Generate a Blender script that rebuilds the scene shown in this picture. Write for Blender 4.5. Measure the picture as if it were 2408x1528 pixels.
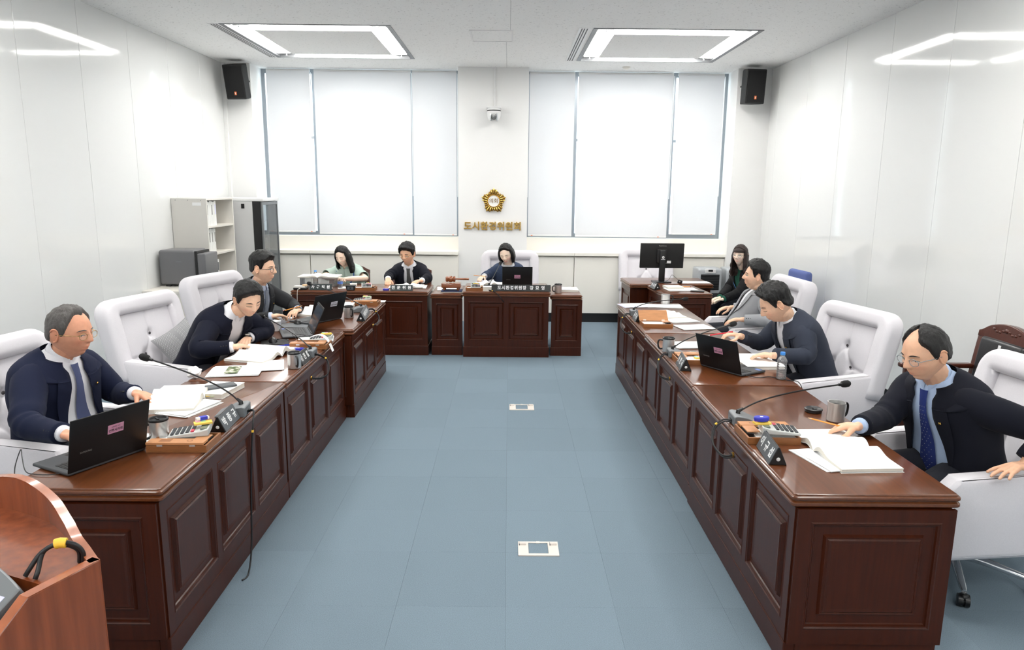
import bpy, math, random
from mathutils import Vector, Matrix, noise
random.seed(7)
for _o in list(bpy.data.objects): bpy.data.objects.remove(_o)
SC = bpy.context.scene
COL = SC.collection
PI = math.pi
# ---------------------------------------------------------------- camera
cam = bpy.data.cameras.new('camera'); camo = bpy.data.objects.new('camera', cam); COL.objects.link(camo)
_pit, _yaw, _roll = 0.187561, 0.005824, 0.010119
_F = Vector((math.sin(_yaw)*math.cos(_pit), math.cos(_yaw)*math.cos(_pit), -math.sin(_pit)))
_R = Vector((math.cos(_yaw), -math.sin(_yaw), 0)); _U = _R.cross(_F)
_c, _s = math.cos(_roll), math.sin(_roll)
_R2 = _c*_R + _s*_U; _U2 = -_s*_R + _c*_U
camo.matrix_world = Matrix(((_R2.x, _U2.x, -_F.x, 0), (_R2.y, _U2.y, -_F.y, 0), (_R2.z, _U2.z, -_F.z, 1.88), (0, 0, 0, 1)))
cam.sensor_fit = 'HORIZONTAL'; cam.sensor_width = 36.0; cam.lens = 36.0*1688.84/2408; cam.clip_start = 0.02
SC.camera = camo
# ---------------------------------------------------------------- world and exposure
W = bpy.data.worlds.new('sky'); SC.world = W; W.use_nodes = True
_bg = W.node_tree.nodes['Background']; _bg.inputs[0].default_value = (0.96, 0.98, 1.0, 1); _bg.inputs[1].default_value = 2.3
LAMP = 11.8
SC.cycles.max_bounces = 9; SC.cycles.transmission_bounces = 6
SC.view_settings.view_transform = 'Standard'; SC.view_settings.look = 'None'
SC.view_settings.exposure = 1.10; SC.view_settings.gamma = 1.0; SC.view_settings.use_curve_mapping = False
# ---------------------------------------------------------------- materials
def lin(c): return tuple((v/255/12.92) if v/255 <= 0.04045 else ((v/255+0.055)/1.055)**2.4 for v in c)
MATS = {}
def mat(name, rgb, rough=0.5, metal=0.0, var=0.0, vscale=8.0, bump=0.0, bscale=200.0, stretch=None, coat=0.0, alpha=1.0,
        trans=0.0, spec=0.5, emit=None, estr=0.0, rand=0.0, sheen=0.0, sss=0.0, vcol=False, bdist=0.002):
    m = bpy.data.materials.new(name); m.use_nodes = True; MATS[name] = m
    nt = m.node_tree; b = nt.nodes['Principled BSDF']; L = nt.links.new
    col = (*lin(rgb), 1)
    b.inputs['Base Color'].default_value = col
    b.inputs['Roughness'].default_value = rough; b.inputs['Metallic'].default_value = metal
    b.inputs['Specular IOR Level'].default_value = spec
    if coat: b.inputs['Coat Weight'].default_value = coat; b.inputs['Coat Roughness'].default_value = 0.08
    if trans: b.inputs['Transmission Weight'].default_value = trans
    if sheen: b.inputs['Sheen Weight'].default_value = sheen
    if sss: b.inputs['Subsurface Weight'].default_value = sss; b.inputs['Subsurface Radius'].default_value = (0.012, 0.005, 0.003)
    if alpha < 1: b.inputs['Alpha'].default_value = alpha
    if emit: b.inputs['Emission Color'].default_value = (*lin(emit), 1); b.inputs['Emission Strength'].default_value = estr
    def coords(sc):
        tc = nt.nodes.new('ShaderNodeTexCoord'); mp = nt.nodes.new('ShaderNodeMapping'); L(tc.outputs['Object'], mp.inputs['Vector'])
        mp.inputs['Scale'].default_value = sc; return mp.outputs['Vector']
    src = None
    if var:
        n = nt.nodes.new('ShaderNodeTexNoise'); n.inputs['Scale'].default_value = vscale; n.inputs['Detail'].default_value = 5
        L(coords(stretch or (1, 1, 1)), n.inputs['Vector'])
        r = nt.nodes.new('ShaderNodeValToRGB'); r.color_ramp.elements[0].position = 0.32; r.color_ramp.elements[1].position = 0.70
        r.color_ramp.elements[0].color = (*[max(0, c*(1-var)) for c in col[:3]], 1); r.color_ramp.elements[1].color = (*[min(1, c*(1+var)) for c in col[:3]], 1)
        L(n.outputs['Fac'], r.inputs['Fac']); src = r.outputs['Color']
    def mult(a, bsock):
        mx = nt.nodes.new('ShaderNodeMix'); mx.data_type = 'RGBA'; mx.blend_type = 'MULTIPLY'; mx.inputs['Factor'].default_value = 1
        if a is None: mx.inputs['A'].default_value = col
        else: L(a, mx.inputs['A'])
        L(bsock, mx.inputs['B']); return mx.outputs['Result']
    if rand:
        oi = nt.nodes.new('ShaderNodeObjectInfo'); mr = nt.nodes.new('ShaderNodeMapRange'); L(oi.outputs['Random'], mr.inputs['Value'])
        mr.inputs['To Min'].default_value = 1-rand; mr.inputs['To Max'].default_value = 1+rand
        src = mult(src, mr.outputs['Result'])
    if vcol:
        vc = nt.nodes.new('ShaderNodeVertexColor'); vc.layer_name = 'tint'; src = mult(src, vc.outputs['Color'])
    if src is not None: L(src, b.inputs['Base Color'])
    if bump:
        n2 = nt.nodes.new('ShaderNodeTexNoise'); n2.inputs['Scale'].default_value = bscale; n2.inputs['Detail'].default_value = 3
        L(coords(stretch or (1, 1, 1)), n2.inputs['Vector'])
        bp = nt.nodes.new('ShaderNodeBump'); bp.inputs['Strength'].default_value = bump; bp.inputs['Distance'].default_value = bdist
        L(n2.outputs['Fac'], bp.inputs['Height']); L(bp.outputs['Normal'], b.inputs['Normal'])
    return m
mat('carpet', (122, 138, 150), 0.95, var=0.14, vscale=260, bump=0.6, bscale=420, rand=0.035, spec=0.1)
mat('wall_panel', (231, 232, 231), 0.07, bump=0.10, bscale=1.1, spec=0.55, bdist=0.02)
mat('wall_joint', (205, 206, 205), 0.4)
mat('wall_paint', (238, 238, 237), 0.55)
mat('cream_paint', (243, 240, 232), 0.45)
mat('black_rubber', (26, 27, 29), 0.5)
mat('alu', (150, 155, 160), 0.35, metal=0.8)
mat('white_metal', (232, 232, 232), 0.35)
mat('grey_metal', (120, 122, 125), 0.4, metal=0.3)
mat('lamp_glow', (255, 255, 255), 0.5, emit=(255, 253, 248), estr=LAMP)
mat('wood_top', (100, 54, 26), 0.28, var=0.16, vscale=5, stretch=(0.6, 14, 14), coat=0.45, spec=0.55)
mat('wood_panel', (66, 26, 9), 0.32, var=0.18, vscale=5, stretch=(12, 12, 0.8), coat=0.08, spec=0.3)
mat('wood_edge', (88, 42, 24), 0.18, var=0.1, vscale=5, stretch=(1, 10, 10), coat=0.6)
mat('lectern_wood', (136, 68, 34), 0.25, var=0.2, vscale=4, stretch=(10, 10, 0.8), coat=0.4)
mat('lectern_edge', (168, 96, 62), 0.25, var=0.12, vscale=6, stretch=(6, 6, 1), coat=0.4)
mat('tan_wood', (196, 138, 92), 0.4, var=0.1, vscale=6, stretch=(2, 14, 14))
mat('tan_wood_dark', (150, 96, 54), 0.4, var=0.1, vscale=6, stretch=(2, 14, 14))
mat('gavel_wood', (140, 78, 42), 0.22, var=0.2, vscale=12, stretch=(3, 20, 20), coat=0.5)
mat('chair_wood', (82, 38, 24), 0.28, var=0.18, vscale=8, stretch=(10, 10, 1), coat=0.3)
mat('fabric', (226, 223, 228), 0.85, var=0.03, vscale=300, bump=0.25, bscale=900, sheen=0.25, spec=0.2)
mat('fabric_seam', (186, 183, 188), 0.9)
mat('button_grey', (70, 66, 70), 0.7)
mat('black_leather', (24, 22, 24), 0.3, bump=0.2, bscale=60, coat=0.15)
mat('chrome', (222, 224, 227), 0.16, metal=.85)
mat('steel', (214, 213, 211), 0.30, metal=.62, var=0.04, vscale=4, stretch=(30, 30, 1))
mat('black_plastic', (22, 22, 24), 0.35)
mat('black_matte', (20, 20, 21), 0.65, bump=0.2, bscale=500)
mat('laptop_lid', (20, 20, 22), 0.42, spec=0.35)
mat('laptop_deck', (58, 60, 64), 0.45)
mat('key', (28, 29, 31), 0.5)
mat('screen_dark', (70, 78, 90), 0.12, var=0.1, vscale=3)
mat('screen_bezel', (48, 48, 50), 0.4)
mat('mic_grey', (122, 125, 128), 0.45, metal=0.2)
mat('foam', (30, 30, 31), 0.95, bump=0.5, bscale=700)
mat('plate_grey', (88, 92, 96), 0.42, spec=0.5)
mat('plate_black', (24, 25, 26), 0.3)
mat('plate_green', (34, 44, 46), 0.35)
mat('text_white', (240, 240, 240), 0.5)
mat('text_black', (40, 26, 36), 0.6)
mat('text_grey', (150, 148, 145), 0.5)
mat('sticker_pink', (206, 150, 178), 0.45)
mat('sticker_white', (205, 205, 216), 0.45)
mat('paper', (246, 246, 246), 0.75)
mat('paper_edge', (228, 224, 214), 0.8, var=0.05, vscale=300, stretch=(1, 1, 30))
mat('paper_blue', (214, 214, 238), 0.7)
mat('calc_body', (198, 200, 198), 0.45)
mat('calc_screen', (110, 122, 112), 0.2)
mat('calc_key', (52, 55, 60), 0.5)
mat('red_key', (206, 70, 92), 0.5)
mat('yellow', (246, 196, 62), 0.5)
mat('sticky_yellow', (246, 206, 90), 0.6)
mat('sticky_pink', (240, 176, 190), 0.6)
mat('sticky_green', (176, 220, 180), 0.6)
mat('sticky_blue', (150, 206, 226), 0.6)
mat('pencil', (232, 150, 52), 0.45)
mat('pencil_tip', (226, 190, 150), 0.6)
mat('eraser_pink', (236, 150, 160), 0.7)
mat('red_pen', (226, 30, 52), 0.3)
mat('blue_pen', (44, 62, 196), 0.3)
mat('blue_case', (52, 58, 190), 0.35)
mat('brass', (206, 160, 74), 0.25, metal=0.9)
mat('gold', (212, 172, 92), 0.24, metal=1.0)
mat('gold_side', (150, 118, 62), 0.3, metal=1.0)
mat('emblem_white', (244, 243, 240), 0.4)
mat('cabinet_beige', (224, 221, 215), 0.5)
mat('cabinet_inside', (226, 222, 214), 0.55)
mat('rack_grey', (208, 208, 208), 0.5)
mat('box_grey', (112, 112, 115), 0.38, metal=0.15)
mat('smoked_glass', (120, 126, 130), 0.03, spec=1.0, alpha=0.45)
mat('cooler_silver', (178, 182, 186), 0.35, metal=0.3)
mat('cooler_dark', (52, 54, 58), 0.5)
mat('speaker_black', (30, 31, 32), 0.6, bump=0.5, bscale=500)
mat('orange', (240, 120, 54), 0.4)
mat('blue_cap', (72, 152, 236), 0.35)
mat('blue_fabric', (88, 102, 156), 0.8)
mat('cushion_grey', (150, 150, 152), 0.9, var=0.02, vscale=100)
mat('cushion_dot', (206, 206, 208), 0.9)
mat('navy_cloth', (52, 62, 98), 0.8, var=0.15, vscale=60)
mat('cord_white', (214, 208, 198), 0.5)
mat('cord_black', (24, 24, 27), 0.45)
mat('plug_white', (222, 214, 206), 0.45)
mat('ceiling_hatch', (226, 226, 225), 0.6)
mat('green_book', (196, 216, 170), 0.6)
mat('book_white', (232, 232, 230), 0.6, rand=0.04)
mat('badge_blue', (96, 130, 206), 0.4)
# translucent / see-through materials
def _nodes(name):
    m = bpy.data.materials.new(name); m.use_nodes = True; MATS[name] = m
    nt = m.node_tree; nt.nodes.clear(); out = nt.nodes.new('ShaderNodeOutputMaterial'); return m, nt, out
m, nt, out = _nodes('blind_fabric')
d = nt.nodes.new('ShaderNodeBsdfDiffuse'); d.inputs[0].default_value = (0.84, 0.84, 0.86, 1)
t = nt.nodes.new('ShaderNodeBsdfTranslucent'); t.inputs[0].default_value = (0.83, 0.82, 0.81, 1)
x = nt.nodes.new('ShaderNodeMixShader'); x.inputs[0].default_value = 0.30
nt.links.new(d.outputs[0], x.inputs[1]); nt.links.new(t.outputs[0], x.inputs[2]); nt.links.new(x.outputs[0], out.inputs[0])
m, nt, out = _nodes('window_glass')
d = nt.nodes.new('ShaderNodeBsdfTransparent'); d.inputs[0].default_value = (0.86, 0.92, 0.94, 1)
t = nt.nodes.new('ShaderNodeBsdfGlossy'); t.inputs['Roughness'].default_value = 0.02
x = nt.nodes.new('ShaderNodeMixShader'); x.inputs[0].default_value = 0.08
nt.links.new(d.outputs[0], x.inputs[1]); nt.links.new(t.outputs[0], x.inputs[2]); nt.links.new(x.outputs[0], out.inputs[0])
m, nt, out = _nodes('clear_plastic')
d = nt.nodes.new('ShaderNodeBsdfTransparent'); d.inputs[0].default_value = (0.985, 0.99, 0.995, 1)
t = nt.nodes.new('ShaderNodeBsdfGlossy'); t.inputs['Roughness'].default_value = 0.08
fr = nt.nodes.new('ShaderNodeFresnel'); fr.inputs[0].default_value = 1.5
mm = nt.nodes.new('ShaderNodeMath'); mm.operation = 'ADD'; mm.inputs[1].default_value = 0.06; nt.links.new(fr.outputs[0], mm.inputs[0])
x = nt.nodes.new('ShaderNodeMixShader'); nt.links.new(mm.outputs[0], x.inputs[0])
nt.links.new(d.outputs[0], x.inputs[1]); nt.links.new(t.outputs[0], x.inputs[2])
d2 = nt.nodes.new('ShaderNodeBsdfDiffuse'); d2.inputs[0].default_value = (.92, .94, .96, 1); x2 = nt.nodes.new('ShaderNodeMixShader'); x2.inputs[0].default_value = .10  # even white layer stands in for highlights on the plastic
nt.links.new(x.outputs[0], x2.inputs[1]); nt.links.new(d2.outputs[0], x2.inputs[2]); nt.links.new(x2.outputs[0], out.inputs[0])
# ceiling board with short dark fissures
m = mat('ceiling_board', (246, 246, 245), 0.9, spec=0.1); nt = m.node_tree; L = nt.links.new
tc = nt.nodes.new('ShaderNodeTexCoord'); mp = nt.nodes.new('ShaderNodeMapping'); mp.inputs['Rotation'].default_value = (0, 0, 0.5); mp.inputs['Scale'].default_value = (1, 1.7, 1)
L(tc.outputs['Object'], mp.inputs['Vector'])
n1 = nt.nodes.new('ShaderNodeTexNoise'); n1.inputs['Scale'].default_value = 36; n1.inputs['Detail'].default_value = 3; n1.inputs['Roughness'].default_value = 0.7
L(mp.outputs['Vector'], n1.inputs['Vector'])
r = nt.nodes.new('ShaderNodeValToRGB'); r.color_ramp.elements[0].position = 0.63; r.color_ramp.elements[1].position = 0.67
r.color_ramp.elements[0].color = (*lin((246, 246, 245)), 1); r.color_ramp.elements[1].color = (*lin((188, 188, 188)), 1)
L(n1.outputs['Fac'], r.inputs['Fac']); L(r.outputs['Color'], nt.nodes['Principled BSDF'].inputs['Base Color'])
# printed page: faint rows of type
m = mat('printed_page', (248, 248, 247), 0.7); nt = m.node_tree; L = nt.links.new
tc = nt.nodes.new('ShaderNodeTexCoord'); wv = nt.nodes.new('ShaderNodeTexWave'); wv.bands_direction = 'Y'; wv.inputs['Scale'].default_value = 30
L(tc.outputs['Object'], wv.inputs['Vector'])
nz = nt.nodes.new('ShaderNodeTexNoise'); nz.inputs['Scale'].default_value = 170; L(tc.outputs['Object'], nz.inputs['Vector'])
n3 = nt.nodes.new('ShaderNodeTexNoise'); n3.inputs['Scale'].default_value = 9; L(tc.outputs['Object'], n3.inputs['Vector'])
a = nt.nodes.new('ShaderNodeMath'); a.operation = 'GREATER_THAN'; a.inputs[1].default_value = 0.72; L(wv.outputs['Fac'], a.inputs[0])
b_ = nt.nodes.new('ShaderNodeMath'); b_.operation = 'GREATER_THAN'; b_.inputs[1].default_value = 0.47; L(nz.outputs['Fac'], b_.inputs[0])
c_ = nt.nodes.new('ShaderNodeMath'); c_.operation = 'GREATER_THAN'; c_.inputs[1].default_value = 0.48; L(n3.outputs['Fac'], c_.inputs[0])
p1 = nt.nodes.new('ShaderNodeMath'); p1.operation = 'MULTIPLY'; L(a.outputs[0], p1.inputs[0]); L(b_.outputs[0], p1.inputs[1])
p2 = nt.nodes.new('ShaderNodeMath'); p2.operation = 'MULTIPLY'; L(p1.outputs[0], p2.inputs[0]); L(c_.outputs[0], p2.inputs[1])
mx = nt.nodes.new('ShaderNodeMix'); mx.data_type = 'RGBA'; mx.inputs['A'].default_value = (*lin((248, 248, 247)), 1); mx.inputs['B'].default_value = (*lin((226, 226, 229)), 1)
L(p2.outputs[0], mx.inputs['Factor']); L(mx.outputs['Result'], nt.nodes['Principled BSDF'].inputs['Base Color'])
# photograph strip printed on a sheet
m = mat('printed_photo', (150, 160, 140), 0.6); nt = m.node_tree; L = nt.links.new
tc = nt.nodes.new('ShaderNodeTexCoord'); nz = nt.nodes.new('ShaderNodeTexNoise'); nz.inputs['Scale'].default_value = 28; L(tc.outputs['Object'], nz.inputs['Vector'])
r = nt.nodes.new('ShaderNodeValToRGB'); r.color_ramp.elements[0].position = .38; r.color_ramp.elements[0].color = (*lin((60, 84, 52)), 1)
r.color_ramp.elements[1].position = .62; r.color_ramp.elements[1].color = (*lin((224, 222, 208)), 1); e_ = r.color_ramp.elements.new(.5); e_.color = (*lin((120, 130, 90)), 1)
L(nz.outputs['Fac'], r.inputs['Fac']); L(r.outputs['Color'], nt.nodes['Principled BSDF'].inputs['Base Color'])
# ---------------------------------------------------------------- mesh helpers
class G:
    def __init__(s): s.v = []; s.f = []; s.m = []
    def add(s, vs, fs, mi=0):
        o = len(s.v); s.v += [tuple(p) for p in vs]; s.f += [tuple(i+o for i in f) for f in fs]; s.m += [mi]*len(fs); return s
    def box(s, x0, x1, y0, y1, z0, z1, mi=0):
        return s.add([(x0,y0,z0),(x1,y0,z0),(x1,y1,z0),(x0,y1,z0),(x0,y0,z1),(x1,y0,z1),(x1,y1,z1),(x0,y1,z1)],
                     [(0,3,2,1),(4,5,6,7),(0,1,5,4),(1,2,6,5),(2,3,7,6),(3,0,4,7)], mi)
    def loft(s, rings, cap=True, closed=True, mi=0):
        n = len(rings[0]); vs = [p for r in rings for p in r]; fs = []
        for i in range(len(rings)-1):
            for j in range(n if closed else n-1):
                k = (j+1) % n; fs.append((i*n+j, i*n+k, (i+1)*n+k, (i+1)*n+j))
        if cap and closed: fs.append(tuple(range(n-1, -1, -1))); fs.append(tuple((len(rings)-1)*n+j for j in range(n)))
        return s.add(vs, fs, mi)
    def lathe(s, prof, n=24, c=(0,0,0), mi=0, cap=False):
        rings = [[(c[0]+r*math.cos(2*PI*j/n), c[1]+r*math.sin(2*PI*j/n), c[2]+z) for j in range(n)] for r, z in prof]
        return s.loft(rings, cap=cap, mi=mi)
    def tube(s, pts, rad, n=8, mi=0, cap=True):
        P = [Vector(p) for p in pts]; R = rad if isinstance(rad, (list, tuple)) else [rad]*len(P)
        rings = []; up = None
        for i, p in enumerate(P):
            t = (P[min(i+1, len(P)-1)]-P[max(i-1, 0)]).normalized()
            if up is None: up = t.orthogonal().normalized()
            up = (up - t*up.dot(t)); up = up.normalized() if up.length > 1e-6 else t.orthogonal().normalized()
            w = t.cross(up)
            rings.append([p + R[i]*(math.cos(2*PI*j/n)*up + math.sin(2*PI*j/n)*w) for j in range(n)])
        return s.loft(rings, cap=cap, mi=mi)
    def sphere(s, c, r, n=16, m=10, mi=0):
        r = (r, r, r) if isinstance(r, (int, float)) else r
        rings = []
        for i in range(m+1):
            a = -PI/2 + PI*i/m
            rings.append([(c[0]+r[0]*math.cos(a)*math.cos(2*PI*j/n), c[1]+r[1]*math.cos(a)*math.sin(2*PI*j/n), c[2]+r[2]*math.sin(a)) for j in range(n)])
        return s.loft(rings, cap=False, mi=mi)
    def prism(s, poly, z0, z1, mi=0):
        return s.loft([[(x, y, z0) for x, y in poly], [(x, y, z1) for x, y in poly]], mi=mi)
    def grid(s, nu, nv, fn, mi=0):
        vs = [fn(i/nu, j/nv) for j in range(nv+1) for i in range(nu+1)]
        fs = [(j*(nu+1)+i, j*(nu+1)+i+1, (j+1)*(nu+1)+i+1, (j+1)*(nu+1)+i) for j in range(nv) for i in range(nu)]
        return s.add(vs, fs, mi)
    def xf(s, M): s.v = [tuple(M @ Vector(p)) for p in s.v]; return s
    def mesh(s, name, mats, smooth=True):
        me = bpy.data.meshes.new(name); me.from_pydata(s.v, [], s.f)
        for k in (mats if isinstance(mats, (list, tuple)) else [mats]): me.materials.append(MATS[k])
        if any(s.m): me.polygons.foreach_set('material_index', s.m)
        if smooth: me.polygons.foreach_set('use_smooth', [True]*len(me.polygons))
        me.update(); return me
def link(name, me, parent=None, loc=(0,0,0), rot=(0,0,0)):
    o = bpy.data.objects.new(name, me); COL.objects.link(o); o.location = loc; o.rotation_euler = rot
    if parent is not None: o.parent = parent
    return o
def part(name, g, mats, parent=None, loc=(0,0,0), rot=(0,0,0), bevel=0, seg=2, smooth=None, angle=40):
    if smooth is None: smooth = True
    o = link(name, g.mesh(name, mats, smooth), parent, loc, rot)
    if bevel:
        b = o.modifiers.new('b', 'BEVEL'); b.width = bevel; b.segments = seg; b.limit_method = 'ANGLE'; b.angle_limit = math.radians(35); b.harden_normals = False
    if smooth:
        try: o.data.set_sharp_from_angle(angle=math.radians(angle))
        except Exception: pass
    return o
def thing(name, label, cat, loc=(0,0,0), rz=0.0, group=None):
    o = link(name, None, None, loc, (0, 0, rz)); o['label'] = label; o['category'] = cat
    if group: o['group'] = group
    return o
def tag(o, label, cat, group=None):
    o['label'] = label; o['category'] = cat
    if group: o['group'] = group
    return o
def struct(o): o['kind'] = 'structure'; return o
def B(x0, x1, y0, y1, z0, z1): return G().box(x0, x1, y0, y1, z0, z1)
def rrect(x0, x1, y0, y1, r, n=4):
    pts = []
    for cx, cy, a0 in ((x1-r, y1-r, 0), (x0+r, y1-r, PI/2), (x0+r, y0+r, PI), (x1-r, y0+r, 1.5*PI)):
        for k in range(n+1): a = a0 + PI/2*k/n; pts.append((cx+r*math.cos(a), cy+r*math.sin(a)))
    return pts
def rbox(x0, x1, y0, y1, z0, z1, r, n=3, g=None, mi=0):
    """box rounded on every edge"""
    g = g or G(); rings = []
    for k in range(n+1):
        a = PI/2*(1-k/n); rings.append((r*(1-math.cos(a)), z0 + r*(1-math.sin(a))))
    rings += [(i, z0+z1-z) for i, z in reversed(rings)]
    R = [[(x, y, z) for x, y in rrect(x0+i, x1-i, y0+i, y1-i, max(r-i, 0.0008), n)] for i, z in rings]
    return g.loft(R, mi=mi)
def bez(p0, p1, p2, p3, n=12):
    p0, p1, p2, p3 = map(Vector, (p0, p1, p2, p3)); out = []
    for i in range(n+1):
        t = i/n; u = 1-t; out.append(p0*u**3 + p1*3*u*u*t + p2*3*u*t*t + p3*t**3)
    return out
def spline(P, n=6):
    P = [Vector(p) for p in P]; out = []
    for i in range(len(P)-1):
        a = P[max(i-1, 0)]; b = P[i]; c = P[i+1]; d = P[min(i+2, len(P)-1)]
        for k in range(n):
            t = k/n; out.append(0.5*((2*b)+(c-a)*t+(2*a-5*b+4*c-d)*t*t+(3*b-a-3*c+d)*t**3))
    out.append(P[-1]); return out
_TX = {}
def text_mesh(s, size, matname, bold=0.0, extr=0.0, spacing=1.0, shear=0.0):
    cu = bpy.data.curves.new('lettering', 'FONT'); cu.body = s; cu.size = size; cu.align_x = 'CENTER'; cu.align_y = 'CENTER'
    cu.offset = bold; cu.extrude = extr; cu.space_character = spacing; cu.resolution_u = 3; cu.shear = shear
    o = bpy.data.objects.new('tmp_text', cu); COL.objects.link(o)
    dg = bpy.context.evaluated_depsgraph_get(); me = bpy.data.meshes.new_from_object(o.evaluated_get(dg))
    bpy.data.objects.remove(o); bpy.data.curves.remove(cu)
    me.name = 'lettering'; me.materials.clear(); me.materials.append(MATS[matname]); return me
mat('fitting_grey', (150, 151, 153), 0.5)
# ================================================================ the room
XL, XR, YB, YF, ZC = -3.85, 3.52, 10.75, -3.0, 3.49
fl = struct(part('floor', B(XL-.2, XR+.2, YF-.2, YB, -0.1, -0.012), 'black_rubber', smooth=False)); fl['label'] = 'blue grey carpet tile floor'
tile_me = B(0.0004, .4996, 0.0004, .4996, -.012, 0).mesh('carpet_tile', 'carpet', False)
for i in range(16):
    for j in range(17):
        link('carpet_tile', tile_me, fl, (-4.0 + .5*i, 1.99 + .5*j, 0))
rest = struct(part('floor_near', B(XL-.1, XR+.2, YF-.1, 1.989, -.012, 0), 'carpet', smooth=False))
def side_wall(name, x, sgn, joints, lab):
    w = struct(part(name, B(min(x+sgn*.012, x+sgn*.2), max(x+sgn*.012, x+sgn*.2), YF-.2, YB, 0, ZC+.1), 'wall_joint', smooth=False)); w['label'] = lab
    ys = [YF] + joints + [10.08]
    for a, b in zip(ys[:-1], ys[1:]):
        if b-a < .05: continue
        x0, x1 = sorted((x, x+sgn*.012))
        o = part('panel', B(x0, x1, a+.002, b-.002, .085, ZC), 'wall_panel', w, smooth=False, bevel=.0018, seg=1)
    x0, x1 = sorted((x-sgn*.008, x+sgn*.012))
    struct(part('baseboard_' + name[5:], B(x0, x1, YF, 10.08, 0, .085), 'black_rubber', smooth=False))
side_wall('wall_left', XL, -1, [9.347-.858*k for k in range(14, -1, -1)], 'glossy white wall panels with fine vertical joints')
side_wall('wall_right', XR, 1, [9.78-.94*k for k in range(13, -1, -1)], 'glossy white wall panels with fine vertical joints')
struct(part('wall_front', B(XL-.2, XR+.2, YF-.25, YF, 0, ZC+.1), 'wall_paint', smooth=False))
# back wall: parapet, column, corner piers
struct(part('wall_back', B(XL-.2, XR+.2, 10.40, YB, 0, 1.19), 'cream_paint', smooth=False))
struct(part('wall_column', B(-.71, .255, 10.20, YB, 0, ZC), 'wall_paint', smooth=False))
struct(part('wall_pier_left', B(XL-.2, -3.48, 10.08, YB, 0, ZC), 'wall_paint', smooth=False))
struct(part('wall_pier_right', B(3.06, XR+.2, 10.08, YB, 0, ZC), 'wall_paint', smooth=False))
struct(part('trim_1', B(XL, XL+.045, 10.03, 10.08, .0, ZC), 'wall_paint', smooth=False, bevel=.003))
# convector casings under the windows
def casing(n, x0, x1, seams):
    c = struct(part('trim_%d' % n, B(x0, x1, 10.20, 10.40, 0, .95), 'cream_paint', smooth=False)); c['label'] = 'cream painted convector casing under the windows'
    part('toe_kick', B(x0, x1, 10.185, 10.20, 0, .135), 'black_rubber', c, smooth=False)
    xs = [x0] + seams + [x1]
    for a, b in zip(xs[:-1], xs[1:]):
        part('panel', B(a+.005, b-.005, 10.155, 10.20, .135, .935), 'cream_paint', c, smooth=False, bevel=.003)
        part('ledge', B(a+.0015, b-.0015, 10.125, 10.40, .955, 1.0), 'cream_paint', c, smooth=False, bevel=.004)
casing(2, -3.48, -.71, [-2.80]); casing(3, .255, 3.06, [.93])
# windows
def window(n, x0, x1, mull):
    g = G(); z0, z1 = 1.19, ZC
    g.box(x0, x0+.05, 10.52, 10.60, z0, z1).box(x1-.05, x1, 10.52, 10.60, z0, z1).box(x0+.05, x1-.05, 10.52, 10.60, z0, z0+.06).box(x0+.05, x1-.05, 10.52, 10.60, z1-.06, z1)
    w = struct(part('window_%d' % n, g, 'alu', smooth=False)); xs = [x0+.05] + mull + [x1-.05]
    for m_ in mull: part('mullion', B(m_-.022, m_+.022, 10.525, 10.595, z0+.06, z1-.06), 'alu', w, smooth=False)
    for a, b in zip(xs[:-1], xs[1:]):
        part('transom', B(a+.022, b-.022, 10.53, 10.59, 2.55, 2.585), 'alu', w, smooth=False)
        part('pane', B(a+.022, b-.022, 10.557, 10.562, z0+.06, 2.55), 'window_glass', w, smooth=False)
        part('pane', B(a+.022, b-.022, 10.557, 10.562, 2.585, z1-.06), 'window_glass', w, smooth=False)
window(1, -3.48, -.71, [-2.755, -1.375]); window(2, .255, 3.06, [.93, 2.31])
def blind(x0, x1, zb, chain, lab):
    t = thing('roller_blind', lab, 'blind', ((x0+x1)/2, 10.44, zb), 0, 'roller blinds')
    w = (x1-x0)/2
    part('fabric', B(-w, w, 0, .0015, .014, ZC-zb-.03), 'blind_fabric', t, smooth=False)
    part('bottom_rail', rbox(-w, w, -.008, .009, 0, .022, .006), 'white_metal', t)
    part('roller', G().tube([(-w, .02, ZC-zb-.03), (w, .02, ZC-zb-.03)], .022, 12), 'white_metal', t)
    part('logo_tab', B(w*chain*.82-.012, w*chain*.82+.012, -.0092, -.008, .006, .014), 'orange', t, smooth=False)
    xc = (w+.012)*chain
    part('bead_chain', G().tube([(xc, .0, ZC-zb-.05), (xc, .0, .55)], .003, 6).tube([(xc, .02, ZC-zb-.05), (xc, .02, .55)], .003, 6), 'white_metal', t)
blind(-3.385, -2.785, 1.235, 1, 'narrow white roller blind beside the corner with the glass-door cabinet')
blind(-2.725, -1.385, 1.212, 1, 'wide white roller blind behind the woman in the mint shirt')
blind(-1.363, -.748, 1.205, 1, 'narrow white roller blind touching the left side of the emblem column')
blind(.275, .905, 1.210, -1, 'narrow white roller blind touching the right side of the emblem column')
blind(.957, 2.277, 1.205, 1, 'wide white roller blind above the desk with the monitor')
blind(2.347, 2.985, 1.250, 1, 'narrow white roller blind next to the right corner pier')
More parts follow.
